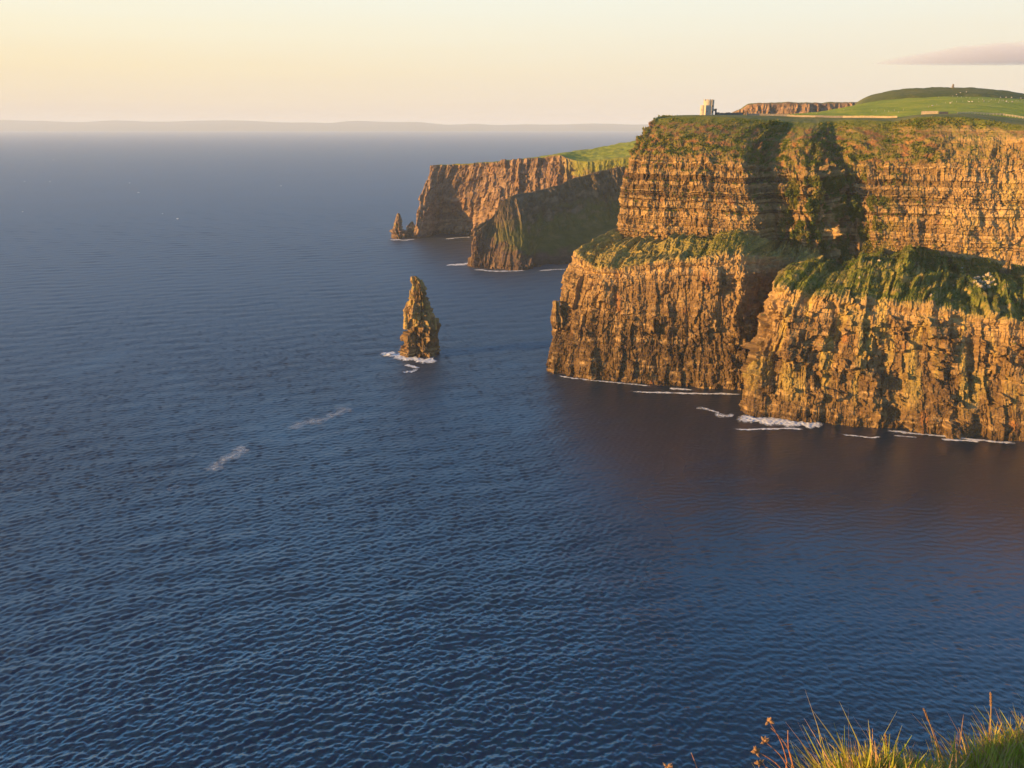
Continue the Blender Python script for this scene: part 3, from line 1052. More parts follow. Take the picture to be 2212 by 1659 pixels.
def tufts(name, V, weight, n, size, seed, tone_noise, up=0.5):
    r = np.random.default_rng(seed)
    nrm = grid_normals(V)
    nrm *= np.where(nrm[..., 2:3] < -0.02, -1, 1)
    Vf, Nf, w = V.reshape(-1, 3), nrm.reshape(-1, 3), np.clip(weight.reshape(-1), 0, None)
    area = np.linalg.norm(np.cross(np.gradient(V, axis=1), np.gradient(V, axis=0)), axis=2).reshape(-1)
    w = w * area
    idx = r.choice(len(Vf), n, p=w / w.sum())
    c = Vf[idx] + r.normal(0, 0.3, (n, 3))
    nn = Nf[idx]
    # clump of 3 small leaf quads each
    K = 3
    c = np.repeat(c, K, 0)
    nn = np.repeat(nn, K, 0)
    m = len(c)
    sz = size * np.exp(r.normal(0, 0.35, m))
    a = nn + np.array([0, 0, up]) + r.normal(0, 0.6, (m, 3))
    a /= np.linalg.norm(a, axis=1, keepdims=True)
    b = np.cross(a, r.normal(0, 1, (m, 3)))
    b /= np.maximum(np.linalg.norm(b, axis=1, keepdims=True), 1e-6)
    off = r.normal(0, 0.35, (m, 3)) * size
    base = c + off
    q = np.stack([base - b * sz[:, None] * 0.45, base + a * sz[:, None] * 0.55 - b * sz[:, None] * 0.15,
                  base + a * sz[:, None] + b * sz[:, None] * 0.12, base + b * sz[:, None] * 0.45], 1)
    f = np.arange(m * 4).reshape(m, 4)
    tone = np.clip(tone_noise(base) + r.normal(0, 0.13, m), 0, 1)
    o = mesh_np(name, q.reshape(-1, 3), f, M['leaf'], attrs={"tone": np.repeat(tone, 4)})
    tag(o, kind="stuff")
    return o


tn0 = lambda p: fbm(p[:, 0] / 14, (p[:, 1] + p[:, 2]) / 14, 4, 900)


def tn(p):
    # the seaward terrace of the tower headland is drier, but for one green bank near its inner end
    n = tn0(p)
    far = sst(30, -10, p[:, 0] - (p[:, 1] - 490) * 0.55 - 150) * sst(545, 570, p[:, 1])
    bank = np.exp(-((p[:, 0] - 155) / 38) ** 2) * sst(600, 618, p[:, 1] + 0.2 * (p[:, 0] - 150))
    return 0.52 + 0.38 * n + 0.26 * far * (1 - 1.5 * bank)


tn_up = lambda p: 0.56 + 0.35 * tn0(p)
o = tufts("terrace_plants", LV, np.clip(LVEG - 0.35, 0, 1) * (0.10 + LA + 1.2 * np.exp(-((LV[..., 0] - 150) / 30) ** 2) * (1 - LA)) * sst(-0.5, 0.4, fbm(LV[..., 0] / 5, LV[..., 1] / 4, 3, 66)), 80000, 0.46, 41, tn)
tag(o, "green and tan plants covering the terrace halfway up the cliff", "plants")
uw = np.clip(UVEG - 0.4, 0, 1) * sst(0.93, 0.8, np.abs(grid_normals(gsm(gsm(UV_, 4, 0), 4, 1))[..., 2])) * (1 - 0.85 * sst(70, 130, UV_[..., 0] - 230)) + 1.5 * UIVY
o = tufts("cliff_plants", UV_, uw, 52000, 0.72, 42, tn_up, up=0.3)
tag(o, "grass tufts and hanging ivy on the upper cliff face", "plants")


# ------------------------------------------------------------------ sea stacks
def stack(name, loc, prof, depth, seed, mat, res=0.36, nub=None, lean=(0, 0)):
    """prof: list of (z, left, right) in metres about the axis"""
    pz = np.array([p[0] for p in prof]); pl = np.array([p[1] for p in prof]); pr = np.array([p[2] for p in prof])
    zmax = pz[-1]
    zs = np.arange(-4, zmax, res)
    na = max(60, int(2 * math.pi * np.max(pr - pl) / 2 / res))
    th = np.linspace(0, 2 * math.pi, na, endpoint=False)
    L = np.interp(zs, pz, pl); R = np.interp(zs, pz, pr)
    cx, hw = (L + R) / 2, (R - L) / 2
    TH, ZZ = np.meshgrid(th, zs)
    sq = 1.0 / np.maximum(np.abs(np.cos(TH)) ** 1.55 + np.abs(np.sin(TH)) ** 1.55, 1e-6) ** (1 / 1.55)
    HW = hw[:, None]
    rx, ry = HW, np.maximum(HW * depth, 1.0)
    X = cx[:, None] + rx * sq * np.cos(TH)
    Y = ry * sq * np.sin(TH)
    A = np.abs((TH / (2 * math.pi)) * 2 - 1) * 45        # unrolled around (mirrored at the back)
    AA = np.cos(TH) * 12 + np.sin(TH) * 7
    k = np.clip(HW / 8, 0.3, 1.2)
    beds = make_beds(-6, zmax + 5, 0.9, 3.0, seed)
    blk, bed, li = masonry(AA, ZZ, beds, seed + 1, 2.0, 5.0)
    f1, f2, cid = worley(AA / 2.6, ZZ / 8.0, seed + 2)
    g1, g2, gid = worley(AA / 1.5, ZZ / 2.6, seed + 7)
    wob = 0.7 * fbm(AA / 4, ZZ / 9, 3, seed + 3)
    c1, t1 = columns(AA + wob, ZZ + 2 * fbm(AA / 4, ZZ / 7, 2, seed + 11), seed + 12, 2.2, 5.5, 9, 26)
    c2, t2 = columns(AA + wob, ZZ + 1.2 * fbm(AA / 3, ZZ / 5, 2, seed + 13), seed + 14, 1.1, 2.6, 3, 9)
    d = 4.6 * c1 + 2.4 * t1 + 2.6 * c2 + 1.4 * t2 + 1.5 * (bed - 0.5) + 1.2 * (blk - 0.5) + 0.3 * fbm(AA / 1.2, ZZ / 1.5, 2, seed + 4)
    d = d * k - 0.9 * k
    cl = sst(0.35, 0.8, fbm(AA / 6, ZZ / 9, 3, seed + 8))
    d = d - 2.2 * cl * k
    nx, ny = np.cos(TH), np.sin(TH)
    X = X + nx * d + lean[0] * ZZ
    Y = Y + ny * d + lean[1] * ZZ
    # broken top: columns ending at different heights
    f1, f2, cid = worley(X / 2.2, Y / 2.2 + 50, seed + 5)
    Zt = ZZ + 0.3 * fbm(AA / 2, ZZ / 2, 2, seed + 6)
    V = np.stack([X, Y, Zt], -1)
    nt, ns = V.shape[:2]
    i = np.arange(nt * ns).reshape(nt, ns)
    j = np.roll(i, -1, axis=1)
    F4 = np.stack([i[:-1], j[:-1], j[1:], i[1:]], -1).reshape(-1, 4)
    top = V[-1].mean(0) + np.array([0, 0, 0.4])
    verts = np.concatenate([V.reshape(-1, 3), top[None]])
    tf = np.stack([i[-1], j[-1], np.full(ns, nt * ns), np.full(ns, nt * ns)], -1)
    # triangles written as quads would degenerate: shift one corner into a short edge
    me_v = verts
    tone = fbm(AA / 6, ZZ / 6, 3, seed + 9)
    lich = 0.5 * sst(0.0, 0.5, tone) * sst(zmax * 0.3, zmax * 0.5, ZZ)
    veg = 0.35 * sst(0.35, 0.8, tone) * sst(zmax * 0.25, zmax * 0.5, ZZ)
    pale = 0.5 * bed * blk
    rust = 0.5 * sst(0.3, 0.7, fbm(AA / 8, ZZ / 9, 3, seed + 10)) * sst(zmax * 0.5, zmax * 0.2, ZZ)
    mk = np.stack([veg, pale, rust, lich], -1).reshape(-1, 4)
    mk = np.concatenate([mk, mk[-1:]])
    shl = np.maximum(0.75 * sst(zmax * 0.5, zmax * 0.3, ZZ + 3 * tone), sst(0.1 * zmax, 0.05 * zmax, ZZ)).ravel()
    shl = np.concatenate([shl, shl[-1:]])
    me = bpy.data.meshes.new(name)
    fl = F4.tolist() + [[a, b, c] for a, b, c, _ in tf.tolist()]
    vv = me_v.tolist()
    mks = [mk]
    if nub:
        for (x0, y0, zb, zt, r0) in nub:                 # extra prongs and flakes joined to the body
            n = 10
            b0 = len(vv)
            zz = np.linspace(zb, zt, max(4, int((zt - zb) / 0.8)))
            for q, z in enumerate(zz):
                f = (z - zb) / (zt - zb)
                rr = r0 * (1 - 0.55 * f ** 1.5)
                for a in range(n):
                    th_ = 2 * math.pi * a / n
                    e = 1 + 0.28 * float(pn(np.array(a * 0.9 + x0), np.array(z / 1.7), seed + 20))
                    vv.append((x0 + rr * e * math.cos(th_) + 0.12 * math.sin(z), y0 + rr * e * math.sin(th_), z))
            for q in range(len(zz) - 1):
                for a in range(n):
                    a2 = (a + 1) % n
                    fl.append([b0 + q * n + a, b0 + q * n + a2, b0 + (q + 1) * n + a2, b0 + (q + 1) * n + a])
            fl.append([b0 + (len(zz) - 1) * n + a for a in range(n)])
            m_ = np.tile(np.array([[0.1, 0.25, 0.1, 0.35]]), (len(zz) * n, 1))
            mks.append(m_)
    me.from_pydata(vv, [], fl)
    at = me.attributes.new("mask", 'FLOAT_COLOR', 'POINT')
    at.data.foreach_set("color", np.concatenate(mks).astype(np.float32).ravel())
    at = me.attributes.new("shale", 'FLOAT', 'POINT')
    at.data.foreach_set("value", np.concatenate([shl, np.zeros(len(vv) - len(shl))]).astype(np.float32))
    me.materials.append(mat)
    me.update()
    o = bpy.data.objects.new(name, me)
    COL.objects.link(o)
    o.location = loc
    return o


sb = P0(906, 770)
mpp = np.linalg.norm(sb - np.array([0, 0, CAMZ])) / F * 1.0 / 1.0
k7 = 0.16535 * mpp                                        # metres per measured unit across


def zz(Ypx):                                              # height on the stack for a measured row
    v = 576 + Ypx * 0.16535
    return float(P(906, v, sb[1])[2])


def xx(Xpx):
    u = 768 + Xpx * 0.16535
    return float((u - 906) / F * np.linalg.norm(sb - np.array([0, 0, CAMZ])) * 0.985)


sil = [(1215, 604, 1098), (1160, 606, 1092), (1080, 632, 1082), (1000, 634, 1068), (900, 624, 1082), (800, 620, 1098), (775, 622, 1098), (755, 630, 1060),
       (700, 655, 1050), (640, 668, 1012), (590, 690, 1004), (540, 706, 985), (490, 722, 972), (400, 728, 976), (330, 735, 958), (290, 752, 940), (250, 752, 912), (205, 754, 886), (170, 758, 866), (140, 762, 822)]
prof = [(-6, xx(600), xx(1104))] + [(zz(y), xx(l), xx(r)) for y, l, r in sil]
prof = [p for i, p in enumerate(prof) if i == 0 or p[0] > prof[i - 1][0]]
nubs = [(xx(893), 0.0, zz(330), zz(183), 1.6), (xx(912), -0.8, zz(340), zz(215), 1.3), (xx(672), -3.0, zz(820), zz(592), 2.2), (xx(1052), -2.0, zz(830), zz(690), 1.4),
        (xx(742), -1.5, zz(520), zz(322), 1.3), (xx(790), -3.2, zz(760), zz(420), 1.6), (xx(850), -4.2, zz(800), zz(470), 1.6), (xx(975), -3.6, zz(800), zz(600), 1.7)]
so_ = stack("sea_stack", (sb[0], sb[1] + 5, 0), prof, 0.75, 31, M['rock'], nub=nubs)
tag(so_, "tall tapering rock stack standing alone in the open sea with foam at its foot", "sea stack")

f1_ = P0(862, 515)
so_ = stack("sea_stack", (f1_[0], f1_[1] + 4, 0), [(-5, -13, 14), (0, -13, 14), (12, -13, 13), (14, -12, 8), (28, -7, 6), (40, -2, 2), (41, -1, 1)], 0.8, 35, M['rock_far'], res=0.8)
tag(so_, "small pointed dark rock stack at the left foot of the far headland", "sea stack")
f1_ = P0(886, 514)
so_ = stack("sea_stack", (f1_[0], f1_[1] + 6, 0), [(-5, -10, 9), (0, -10, 9), (10, -9, 8), (19, -5, 7), (25, 0.5, 6), (27, 3, 5)], 0.9, 36, M['rock_far'], res=0.8)
tag(so_, "low rough rock wedged between the far headland and the pointed outer stack", "sea stack")

# pinnacles standing on the cliffs
h, _ = hit(1216, 675)
p_ = P(1203, 676, 574)
so_ = stack("rock_pinnacle", (p_[0], p_[1], p_[2] - 8), [(-2, -4.0, 5.5), (4, -4.0, 5.0), (9, -3.8, 3.2), (13, -3.4, 2.0), (16, -3.2, 1.8), (17.5, -2.6, 0.8)], 0.9, 37, M['rock'])
tag(so_, "small leaning rock pinnacle on the seaward edge of the tower headland", "rock pinnacle")
h, _ = hit(2172, 592)
if h:
    so_ = stack("rock_pinnacle", (h.x, h.y + 2, h.z - 3), [(-2, -3.0, 4.0), (5, -2.6, 3.6), (9, -0.4, 3.2), (15, 0.6, 3.0), (18, 1.0, 2.6)], 0.8, 38, M['rock'])
    tag(so_, "pale blocky rock pinnacle on the grassy terrace at the foot of the right wall", "rock pinnacle")

# boulders of the rockfall beside it
bouldv = None


def boulder_mesh(seed):
    r = np.random.default_rng(seed)
    mb = MB()
    n1, n2 = 9, 6
    ax = r.uniform(0.6, 1.3, 3)
    cut = [(Vector(r.normal(0, 1, 3)).normalized(), r.uniform(0.55, 0.85)) for _ in range(9)]
    v = []
    for i in range(n2 + 1):
        ph = math.pi * i / n2
        for j in range(n1):
            th_ = 2 * math.pi * j / n1
            p = Vector((math.sin(ph) * math.cos(th_), math.sin(ph) * math.sin(th_), math.cos(ph)))
            s_ = 1.0
            for nvec, dd in cut:
                q = p.dot(nvec)
                if q > 1e-3:
                    s_ = min(s_, dd / q)
            p = p * s_
            v.append((p.x * ax[0], p.y * ax[1], p.z * ax[2]))
    f = []
    for i in range(n2):
        for j in range(n1):
            j2 = (j + 1) % n1
            f.append((i * n1 + j, (i + 1) * n1 + j, (i + 1) * n1 + j2, i * n1 + j2))
    mb.add(v, f)
    return mb


protos = [boulder_mesh(50 + i).build("boulder", M['boulder']) for i in range(4)]
bspots = [(2105, 603), (2112, 601), (2118, 606), (2124, 600), (2130, 597), (2136, 596), (2141, 599), (2138, 606), (2131, 609), (2122, 612), (2116, 609), (2128, 616), (2136, 613), (2143, 611), (2147, 605), (2114, 616), (2119, 621), (2127, 624), (2135, 621), (2109, 609), (2150, 615), (2103, 611),
          (2085, 575), (2078, 580), (1856, 601), (1864, 566), (1899, 564), (1744, 586), (2060, 618), (2010, 640)]
for i, (u, v) in enumerate(bspots):
    h, n_ = hit(u, v)
    if not h:
        continue
    if i < 4:
        b = protos[i]
    else:
        b = protos[i % 4].copy()
        COL.objects.link(b)
    sc_ = random.uniform(0.8, 1.7) if i < 22 else random.uniform(0.7, 1.3)
    b.scale = (sc_, sc_, sc_)
    b.location = (h.x, h.y, h.z + 0.3 * sc_)
    b.rotation_euler = (random.uniform(0, 6), random.uniform(0, 6), random.uniform(0, 6))
    if i < 22:
        tag(b, "pale angular boulder in the rockfall heap on the green terrace", "boulder", "rockfall boulders on the terrace")
    else:
        tag(b, "single pale boulder lying loose among the terrace plants", "boulder", "loose boulders among the plants")

# ------------------------------------------------------------------ round stone tower on the headland
tb = P(1524.5, 247.5, 718)
tz = ground_z(tb[0], tb[1])
kt = 718 / F / 1.0 * 1.03                                   # metres per measuring unit at the tower
tow = empty("tower", (tb[0], tb[1], tz - 0.5))
tag(tow, "pale round stone lookout tower with battlements on the cliff top", "tower")
RM, HM = 4.0, 13.3
m = MB(); m.lathe([(RM, 0), (RM, 10.6), (RM + 0.14, 10.65), (RM + 0.14, 11.1), (RM, 11.15), (RM, 12.2), (RM - 0.5, 12.2), (RM - 0.5, 11.2), (0.05, 11.2)], (1.6, 0.6, 0), 40)
m.build("main_wall", M['limewash'], tow, False)
for k in range(9):
    a = 2 * math.pi * k / 9
    m = MB()
    m.box((1.6 + (RM - 0.25) * math.cos(a), 0.6 + (RM - 0.25) * math.sin(a), 12.75), (0.5, 1.35, 1.1), a)
    m.build("battlement", M['limewash'], tow)
m = MB(); m.lathe([(2.15, 0), (2.15, 8.5), (1.8, 8.52), (0.05, 8.52)], (-3.1, -0.6, 0), 28)
m.build("turret", M['limewash'], tow, False)
m = MB(); m.box((0.3, -2.2, 4.2), (5.4, 3.4, 8.4), math.radians(24)); m.build("front_wall", M['limewash'], tow)
m = MB(); m.box((4.35, -1.6, 6.4), (2.2, 3.2, 12.8), math.radians(24)); m.build("stair_wall", M['limewash'], tow)
for (x, y, z, w, h_) in ((4.81, -3.08, 7.6, 0.95, 1.6), (4.81, -3.08, 3.0, 0.9, 1.5), (-0.10, -4.26, 3.1, 0.6, 0.9)):
    m = MB(); m.box((x, y, z), (w, 0.22, h_), math.radians(24)); m.box((x, y, z + h_ / 2 + 0.17), (w * 0.7, 0.22, 0.34), math.radians(24))
    m.build("window", M['opening'], tow)
m = MB(); m.box((-4.35, -2.36, 4.6), (0.5, 0.25, 0.9), math.radians(-36)); m.build("window", M['opening'], tow)
# arched gateway wall beside it
gate = empty("gateway_wall", (tb[0] + 7.6, tb[1] + 1.0, tz - 0.5))
tag(gate, "dark stone wall with an arched opening joined to the right of the pale tower", "wall")
m = MB()
m.box((-1.35, 0, 2.6), (1.0, 0.9, 5.2)); m.box((1.25, 0, 2.6), (1.3, 0.9, 5.2))
m.box((-0.12, 0, 4.5), (1.45, 0.86, 1.4))
m.build("wall", M['darkstone'], gate)
for x in (-1.5, -0.35, 0.75, 1.6):
    m = MB(); m.box((x, 0, 5.45), (0.55, 0.8, 0.55)); m.build("merlon", M['darkstone'], gate)

# dry stone wall running inland from the tower
h0 = P(1548, 247, 722); h1 = P(1604, 244.5, 790)


def wall_run(name, pts, hgt, thick, mat, label, cat, unit=3.0, jitter=0.12, cap=None):
    mb = MB()
    L = [np.array(p, float) for p in pts]
    o0 = L[0]
    for a, b in zip(L[:-1], L[1:]):
        n = max(1, int(np.linalg.norm(b[:2] - a[:2]) / unit))
        ang = math.atan2(b[1] - a[1], b[0] - a[0])
        for i in range(n):
            p = a + (b - a) * ((i + 0.5) / n)
            z = ground_z(p[0], p[1])
            hh = hgt * (1 + random.uniform(-jitter, jitter))
            mb.box((p[0] - o0[0], p[1] - o0[1], z - o0[2] + hh / 2 - 0.3), (np.linalg.norm(b[:2] - a[:2]) / n * 1.02, thick * random.uniform(0.9, 1.1), hh + 0.6), ang)
    o = mb.build(name, mat)
    o.location = o0
    tag(o, label, cat)
    return o


wall_run("stone_wall", [h0, P(1575, 246, 760), h1], 2.2, 0.9, M['darkstone'], "low dark stone wall leading inland from the tower gateway", "wall", 1.6)
# pale flagstone barrier along the cliff path
path_px = [(1612, 247.5, 712), (1640, 249.3, 716), (1700, 251.2, 716), (1760, 252.4, 708), (1820, 253.2, 706), (1880, 254.0, 694), (1938, 254.5, 681)]
wall_run("flagstone_barrier", [P(*q) for q in path_px], 1.6, 0.25, M['flag'], "long pale flagstone barrier along the cliff path below the green pasture", "barrier", 2.2, 0.06)
# pale panel wall at the viewing platform
pa, pb = P(1990, 244.5, 668), P(2026, 243.5, 664)
panel = empty("viewing_platform", (pa[0], pa[1], ground_z(pa[0], pa[1])))
tag(panel, "long pale boarded viewing platform wall beside a darker section on the rim", "platform")
m = MB(); L_ = np.linalg.norm(pb[:2] - pa[:2]); an = math.atan2(pb[1] - pa[1], pb[0] - pa[0])
m.box((L_ / 2 * math.cos(an), L_ / 2 * math.sin(an), 1.3), (L_, 0.4, 2.8), an); m.build("panel_wall", M['flag'], panel)
m = MB(); q = L_ + 4.2
m.box((q * math.cos(an), q * math.sin(an) + 0.4, 1.0), (8.2, 0.5, 2.4), an + 0.5); m.build("side_wall", M['darkstone'], panel)
# post and rail fence on the right
fpx = [(2068, 244.0, 664), (2100, 240.5, 668), (2140, 238.0, 672), (2170, 237.5, 672), (2195, 247, 660), (2225, 258, 650)]
fp = [P(*q) for q in fpx]
fence = empty("rail_fence", (fp[0][0], fp[0][1], ground_z(fp[0][0], fp[0][1])))
tag(fence, "pale post and rail fence curving over the rise at the right edge", "fence")
o0 = np.array(fence.location)
pts = []
for a, b in zip(fp[:-1], fp[1:]):
    n = max(1, int(np.linalg.norm(b[:2] - a[:2]) / 2.6))
    for i in range(n):
        p = a + (b - a) * (i / n)
        pts.append(np.array([p[0], p[1], ground_z(p[0], p[1])]) - o0)
for i, p in enumerate(pts):
    m = MB(); m.box((p[0], p[1], p[2] + 0.75), (0.28, 0.28, 1.9)); m.build("post", M['post'], fence)
for hz in (0.55, 1.05, 1.5):
    m = MB()
    for a, b in zip(pts[:-1], pts[1:]):
        m.tube([(a[0], a[1], a[2] + hz), (b[0], b[1], b[2] + hz)], 0.12, 4)
    m.build("rail", M['post'], fence)
# cairn on the hilltop
h, _ = hit(2058, 190)
c = h if h else Vector(P(2058, 188.5, 1260))
m = MB()
m.lathe([(2.6, -1), (2.4, 0.8), (1.5, 1.2), (1.2, 4.6), (0.8, 5.4), (0.02, 5.6)], (0, 0, 0), 9)
o = m.build("cairn", M['darkstone'])
o.location = (c.x, c.y, c.z)
tag(o, "small dark stone cairn on the crest of the highest hill", "cairn")

# fence posts and sheep in the pasture
m = MB(); m.box((0, 0, 0.6), (0.22, 0.22, 1.5)); m.box((0, 0, 1.4), (0.16, 0.16, 0.14))
post0 = m.build("fence_post", M['post'])
ppx = [(1764 + 0.2532 * 0.55 * q[0] * 0, 0) for q in ()]
prow = []
for X, Yv in ((1275, 450), (1398, 455), (1708, 460), (1776, 470), (1908, 468), (1972, 476), (2122, 488), (2058, 465), (778, 502), (705, 502), (854, 505), (1072, 432)):
    prow.append((1645.8 + X * 0.13889, 175.6 + Yv * 0.13889))
for X, Yv in ((78, 484), (230, 494), (165, 470), (307, 458), (705, 415), (835, 378), (970, 348), (1075, 333), (1148, 330), (1245, 323), (1323, 322), (1390, 325), (1498, 330), (1657, 328), (1810, 340), (1962, 345),
              (863, 254), (1086, 243), (1162, 250), (1222, 258), (1297, 267), (1358, 272), (1496, 284), (1558, 292), (1694, 298), (1763, 300), (1826, 304), (1865, 308), (1885, 310), (1940, 314), (2085, 316), (2118, 318), (2180, 315)):
    prow.append((1909.1 + X * 0.1369, 175.6 + Yv * 0.1369))
first = True
for u, v in prow:
    h, _ = hit(u, v)
    if not h:
        continue
    o = post0 if first else post0.copy()
    if not first:
        COL.objects.link(o)
    first = False
    o.location = (h.x, h.y, h.z - 0.1)
    tag(o, "pale wooden fence post standing in the green pasture on the hill", "fence post", "fence posts across the pasture")


def make_sheep():
    root = empty("sheep", (0, 0, 0))
    mb = MB(); mb.lathe([(0.02, -0.75), (0.3, -0.62), (0.45, -0.2), (0.46, 0.2), (0.36, 0.6), (0.02, 0.75)], (0, 0, 0), 12)
    b = mb.build("body", M['fleece'], root, True)
    b.rotation_euler = (math.pi / 2, 0, math.pi / 2); b.location = (0, 0, 0.85)
    mb = MB(); mb.lathe([(0.02, -0.3), (0.13, -0.22), (0.17, 0.05), (0.12, 0.22), (0.02, 0.28)], (0, 0, 0), 8)
    hd = mb.build("head", M['face'], root, True)
    hd.rotation_euler = (0, math.radians(120), 0); hd.location = (0.92, 0, 0.95)
    for x in (-0.45, 0.45):
        for y in (-0.2, 0.2):
            mb = MB(); mb.tube([(x, y, 0.75), (x + 0.03, y, 0.35), (x, y, 0)], [0.1, 0.06, 0.055], 6)
            mb.build("leg", M['face'], root)
    return root


sheep0 = make_sheep()
spx = [(763, 398), (1049, 357), (1346, 335), (1394, 336), (1578, 328), (1934, 332), (2027, 336), (1302, 179), (1207, 190), (1146, 219), (1840, 264), (1927, 264), (2015, 264), (2163, 277)]
first = True
for X, Yv in spx:
    h, _ = hit(1909.1 + X * 0.1369, 175.6 + Yv * 0.1369)
    if not h:
        continue
    o = sheep0 if first else copy_tree(sheep0)
    first = False
    o.location = h
    o.rotation_euler = (0, 0, random.uniform(-0.6, 0.6) + random.choice((0, math.pi)))
    o.scale = (1.1, 1.1, 1.1)
    tag(o, "white sheep grazing on the green hillside pasture", "sheep", "sheep grazing on the hillside")

# wind turbines on the far coast
tur = empty("wind_turbine", (0, 0, 0))
m = MB(); m.tube([(0, 0, -5), (0, 0, 40), (0, 0, 78)], [3.4, 2.8, 2.0], 10); m.build("mast", M['turbine'], tur)
m = MB(); m.box((0, 0.5, 79), (4, 9, 4)); m.tube([(0, -4, 79), (0, -6, 79), (0, -7.5, 79)], [2, 1.6, 0.3], 8); m.build("nacelle", M['turbine'], tur)
for k in range(3):
    a = math.radians(90 + 120 * k + 20)
    m = MB()
    pts = [(math.cos(a) * r_, -6, 79 + math.sin(a) * r_) for r_ in (1, 8, 22, 38)]
    m.tube(pts, [1.6, 2.2, 1.4, 0.4], 6)
    m.build("blade", M['turbine'], tur)
tus = [(462, 0), (489, 1), (503, 0), (546, 0), (624, 0), (630, 1), (640, 0), (667, 2), (685, 3), (700, 1), (1167, 0), (1198, 0), (1217, 0)]
first = True
cu = np.array([c_[0] for c_ in crest]); cv = np.array([c_[1] for c_ in crest])
for u, dn in tus:
    v = float(np.interp(u, cu, cv)) + dn * 2.0
    h, _ = hit(u, v + 0.6)
    if not h:
        continue
    o = tur if first else copy_tree(tur)
    first = False
    o.location = h
    o.rotation_euler = (0, 0, random.uniform(-0.3, 0.3))
    tag(o, "tiny white wind turbine on the hazy hills across the bay", "wind turbine", "wind turbines on the far hills")


# ------------------------------------------------------------------ sea
NW = 64
wr = np.random.default_rng(3)
lam = np.concatenate([np.exp(wr.uniform(math.log(1.2), math.log(5.2), NW - 8)), wr.uniform(12, 30, 8)])
wang = np.concatenate([wr.normal(0, 0.62, NW - 8), wr.normal(0.1, 0.3, 8)]) + math.radians(108)
kx, ky = 2 * np.pi / lam * np.cos(wang), 2 * np.pi / lam * np.sin(wang)
ph = wr.uniform(0, 2 * np.pi, NW)
SLOPE = 0.285
sl = np.where(lam > 12, 0.02, SLOPE * math.sqrt(2 / (NW - 8)))
amp = sl * lam / (2 * np.pi)


def calm(x, y):
    """lee of the cliffs: the wind ripples die down inside the bay"""
    e = x - (28 + 0.03 * y) + 22 * fbm(x / 70, y / 110, 3, 777)
    c = sst(-28, 50, e) * sst(640, 540, y - 0.25 * x)
    g = 0.24 * fbm(x / 160, y / 260, 4, 778) + 0.12 * fbm(x / 45, y / 60, 2, 779)              # cat's paws
    return np.clip((1 + g) * (1 - 0.68 * c), 0.2, 1.4)


def waves(x, y, spacing):
    z = np.zeros_like(x)
    lost = np.zeros_like(x)
    cm = calm(x, y)
    for i in range(NW):
        w = sst(1.6, 3.2, lam[i] / spacing)
        a = kx[i] * x + ky[i] * y + ph[i]
        z += w * amp[i] * (np.sin(a) + 0.25 * np.cos(2 * a))
        lost += (1 - w * w) * sl[i] ** 2 / 2
    return z * cm, lost * cm * cm, cm


def build_sea():
    dr = 0.0016
    rr = [95.0]
    while rr[-1] < 1500: rr.append(rr[-1] * (1 + dr))
    while rr[-1] < 80000:
        rr.append(rr[-1] * (1 + dr * min(14, 1 + (rr[-1] - 1500) / 400)))
    rr = np.array([4.0, 30.0, 60.0] + rr)
    th = np.concatenate([np.arange(-180, -44, 4.0), np.arange(-44, 44, 0.1), np.arange(44, 180.1, 4.0)])
    th = np.radians(th)
    Rg, Tg = np.meshgrid(rr, th, indexing='ij')
    X, Y = Rg * np.sin(Tg), Rg * np.cos(Tg)
    sp_ = np.maximum(Rg * 0.0018, 0.2) * np.where(Rg > 1500, np.minimum(14, 1 + (Rg - 1500) / 400), 1)
    sp_ = np.where(np.abs(np.degrees(Tg)) > 44.5, 40, sp_)
    Z, lost, cm = waves(X, Y, sp_)
    rough = np.clip((2 * (lost + 0.0003)) ** 0.25, 0.06, 0.55)
    V = np.stack([X, Y, Z], -1)
    F4 = grid_faces(*X.shape)[:, ::-1]
    t = NT("sea_water")
    n1 = t.noise(0.9, 4, 0.6, stretch=(0.55, 1, 1), kind="Object")
    ar = t.attr("rough"); ac = t.attr("ripple")
    nb = t.noise(0.004, 4, 0.6)
    t.base(t.ramp(nb, [(0.35, (0.001, 0.015, 0.036)), (0.65, (0.002, 0.021, 0.050))]))
    t.b.inputs["IOR"].default_value = 1.78
    t.l(ar.outputs["Fac"], t.b.inputs["Roughness"])
    b = t.bump(n1, 0.5, 0.16)
    t.l(t.math('MULTIPLY', ac.outputs["Fac"], 0.5), b.inputs["Strength"])
    o = mesh_np("sea", V, F4, t.m, smooth=True, attrs={"rough": rough.ravel(), "ripple": (cm * np.clip(1500 / Rg, 0, 1)).ravel()})
    tag(o, kind="structure")


build_sea()


# ------------------------------------------------------------------ foam
def foam_material(name="sea_foam", soft=1.0):
    t = NT(name)
    a = t.attr("cover")
    n = t.noise(0.55, 6, 0.7)
    n2 = t.noise(2.6, 4, 0.6)
    r1 = t.math('SUBTRACT', 1.0, t.math('MULTIPLY', t.math('ABSOLUTE', t.math('SUBTRACT', t.noise(0.30, 4, 0.6, dist=0.8), 0.5)), 4.0))
    v = t.math('ADD', t.math('ADD', t.math('MULTIPLY', n, 0.45), t.math('MULTIPLY', n2, 0.35)), t.math('MULTIPLY', r1, 0.2))
    v = t.math('ADD', v, t.math('SUBTRACT', a.outputs["Fac"], 1.20))
    t.l(t.mrange(v, -0.13, 0.17 if soft == 1 else 0.3, 0.0, soft), t.b.inputs["Alpha"])
    t.base(t.ramp(n2, [(0.3, (0.62, 0.66, 0.70)), (0.7, (0.84, 0.84, 0.82))]))
    t.b.inputs["Roughness"].default_value = 0.7
    return t.m


M['foam'] = foam_material()
M['thinfoam'] = foam_material("thin_drifting_foam", 0.45)


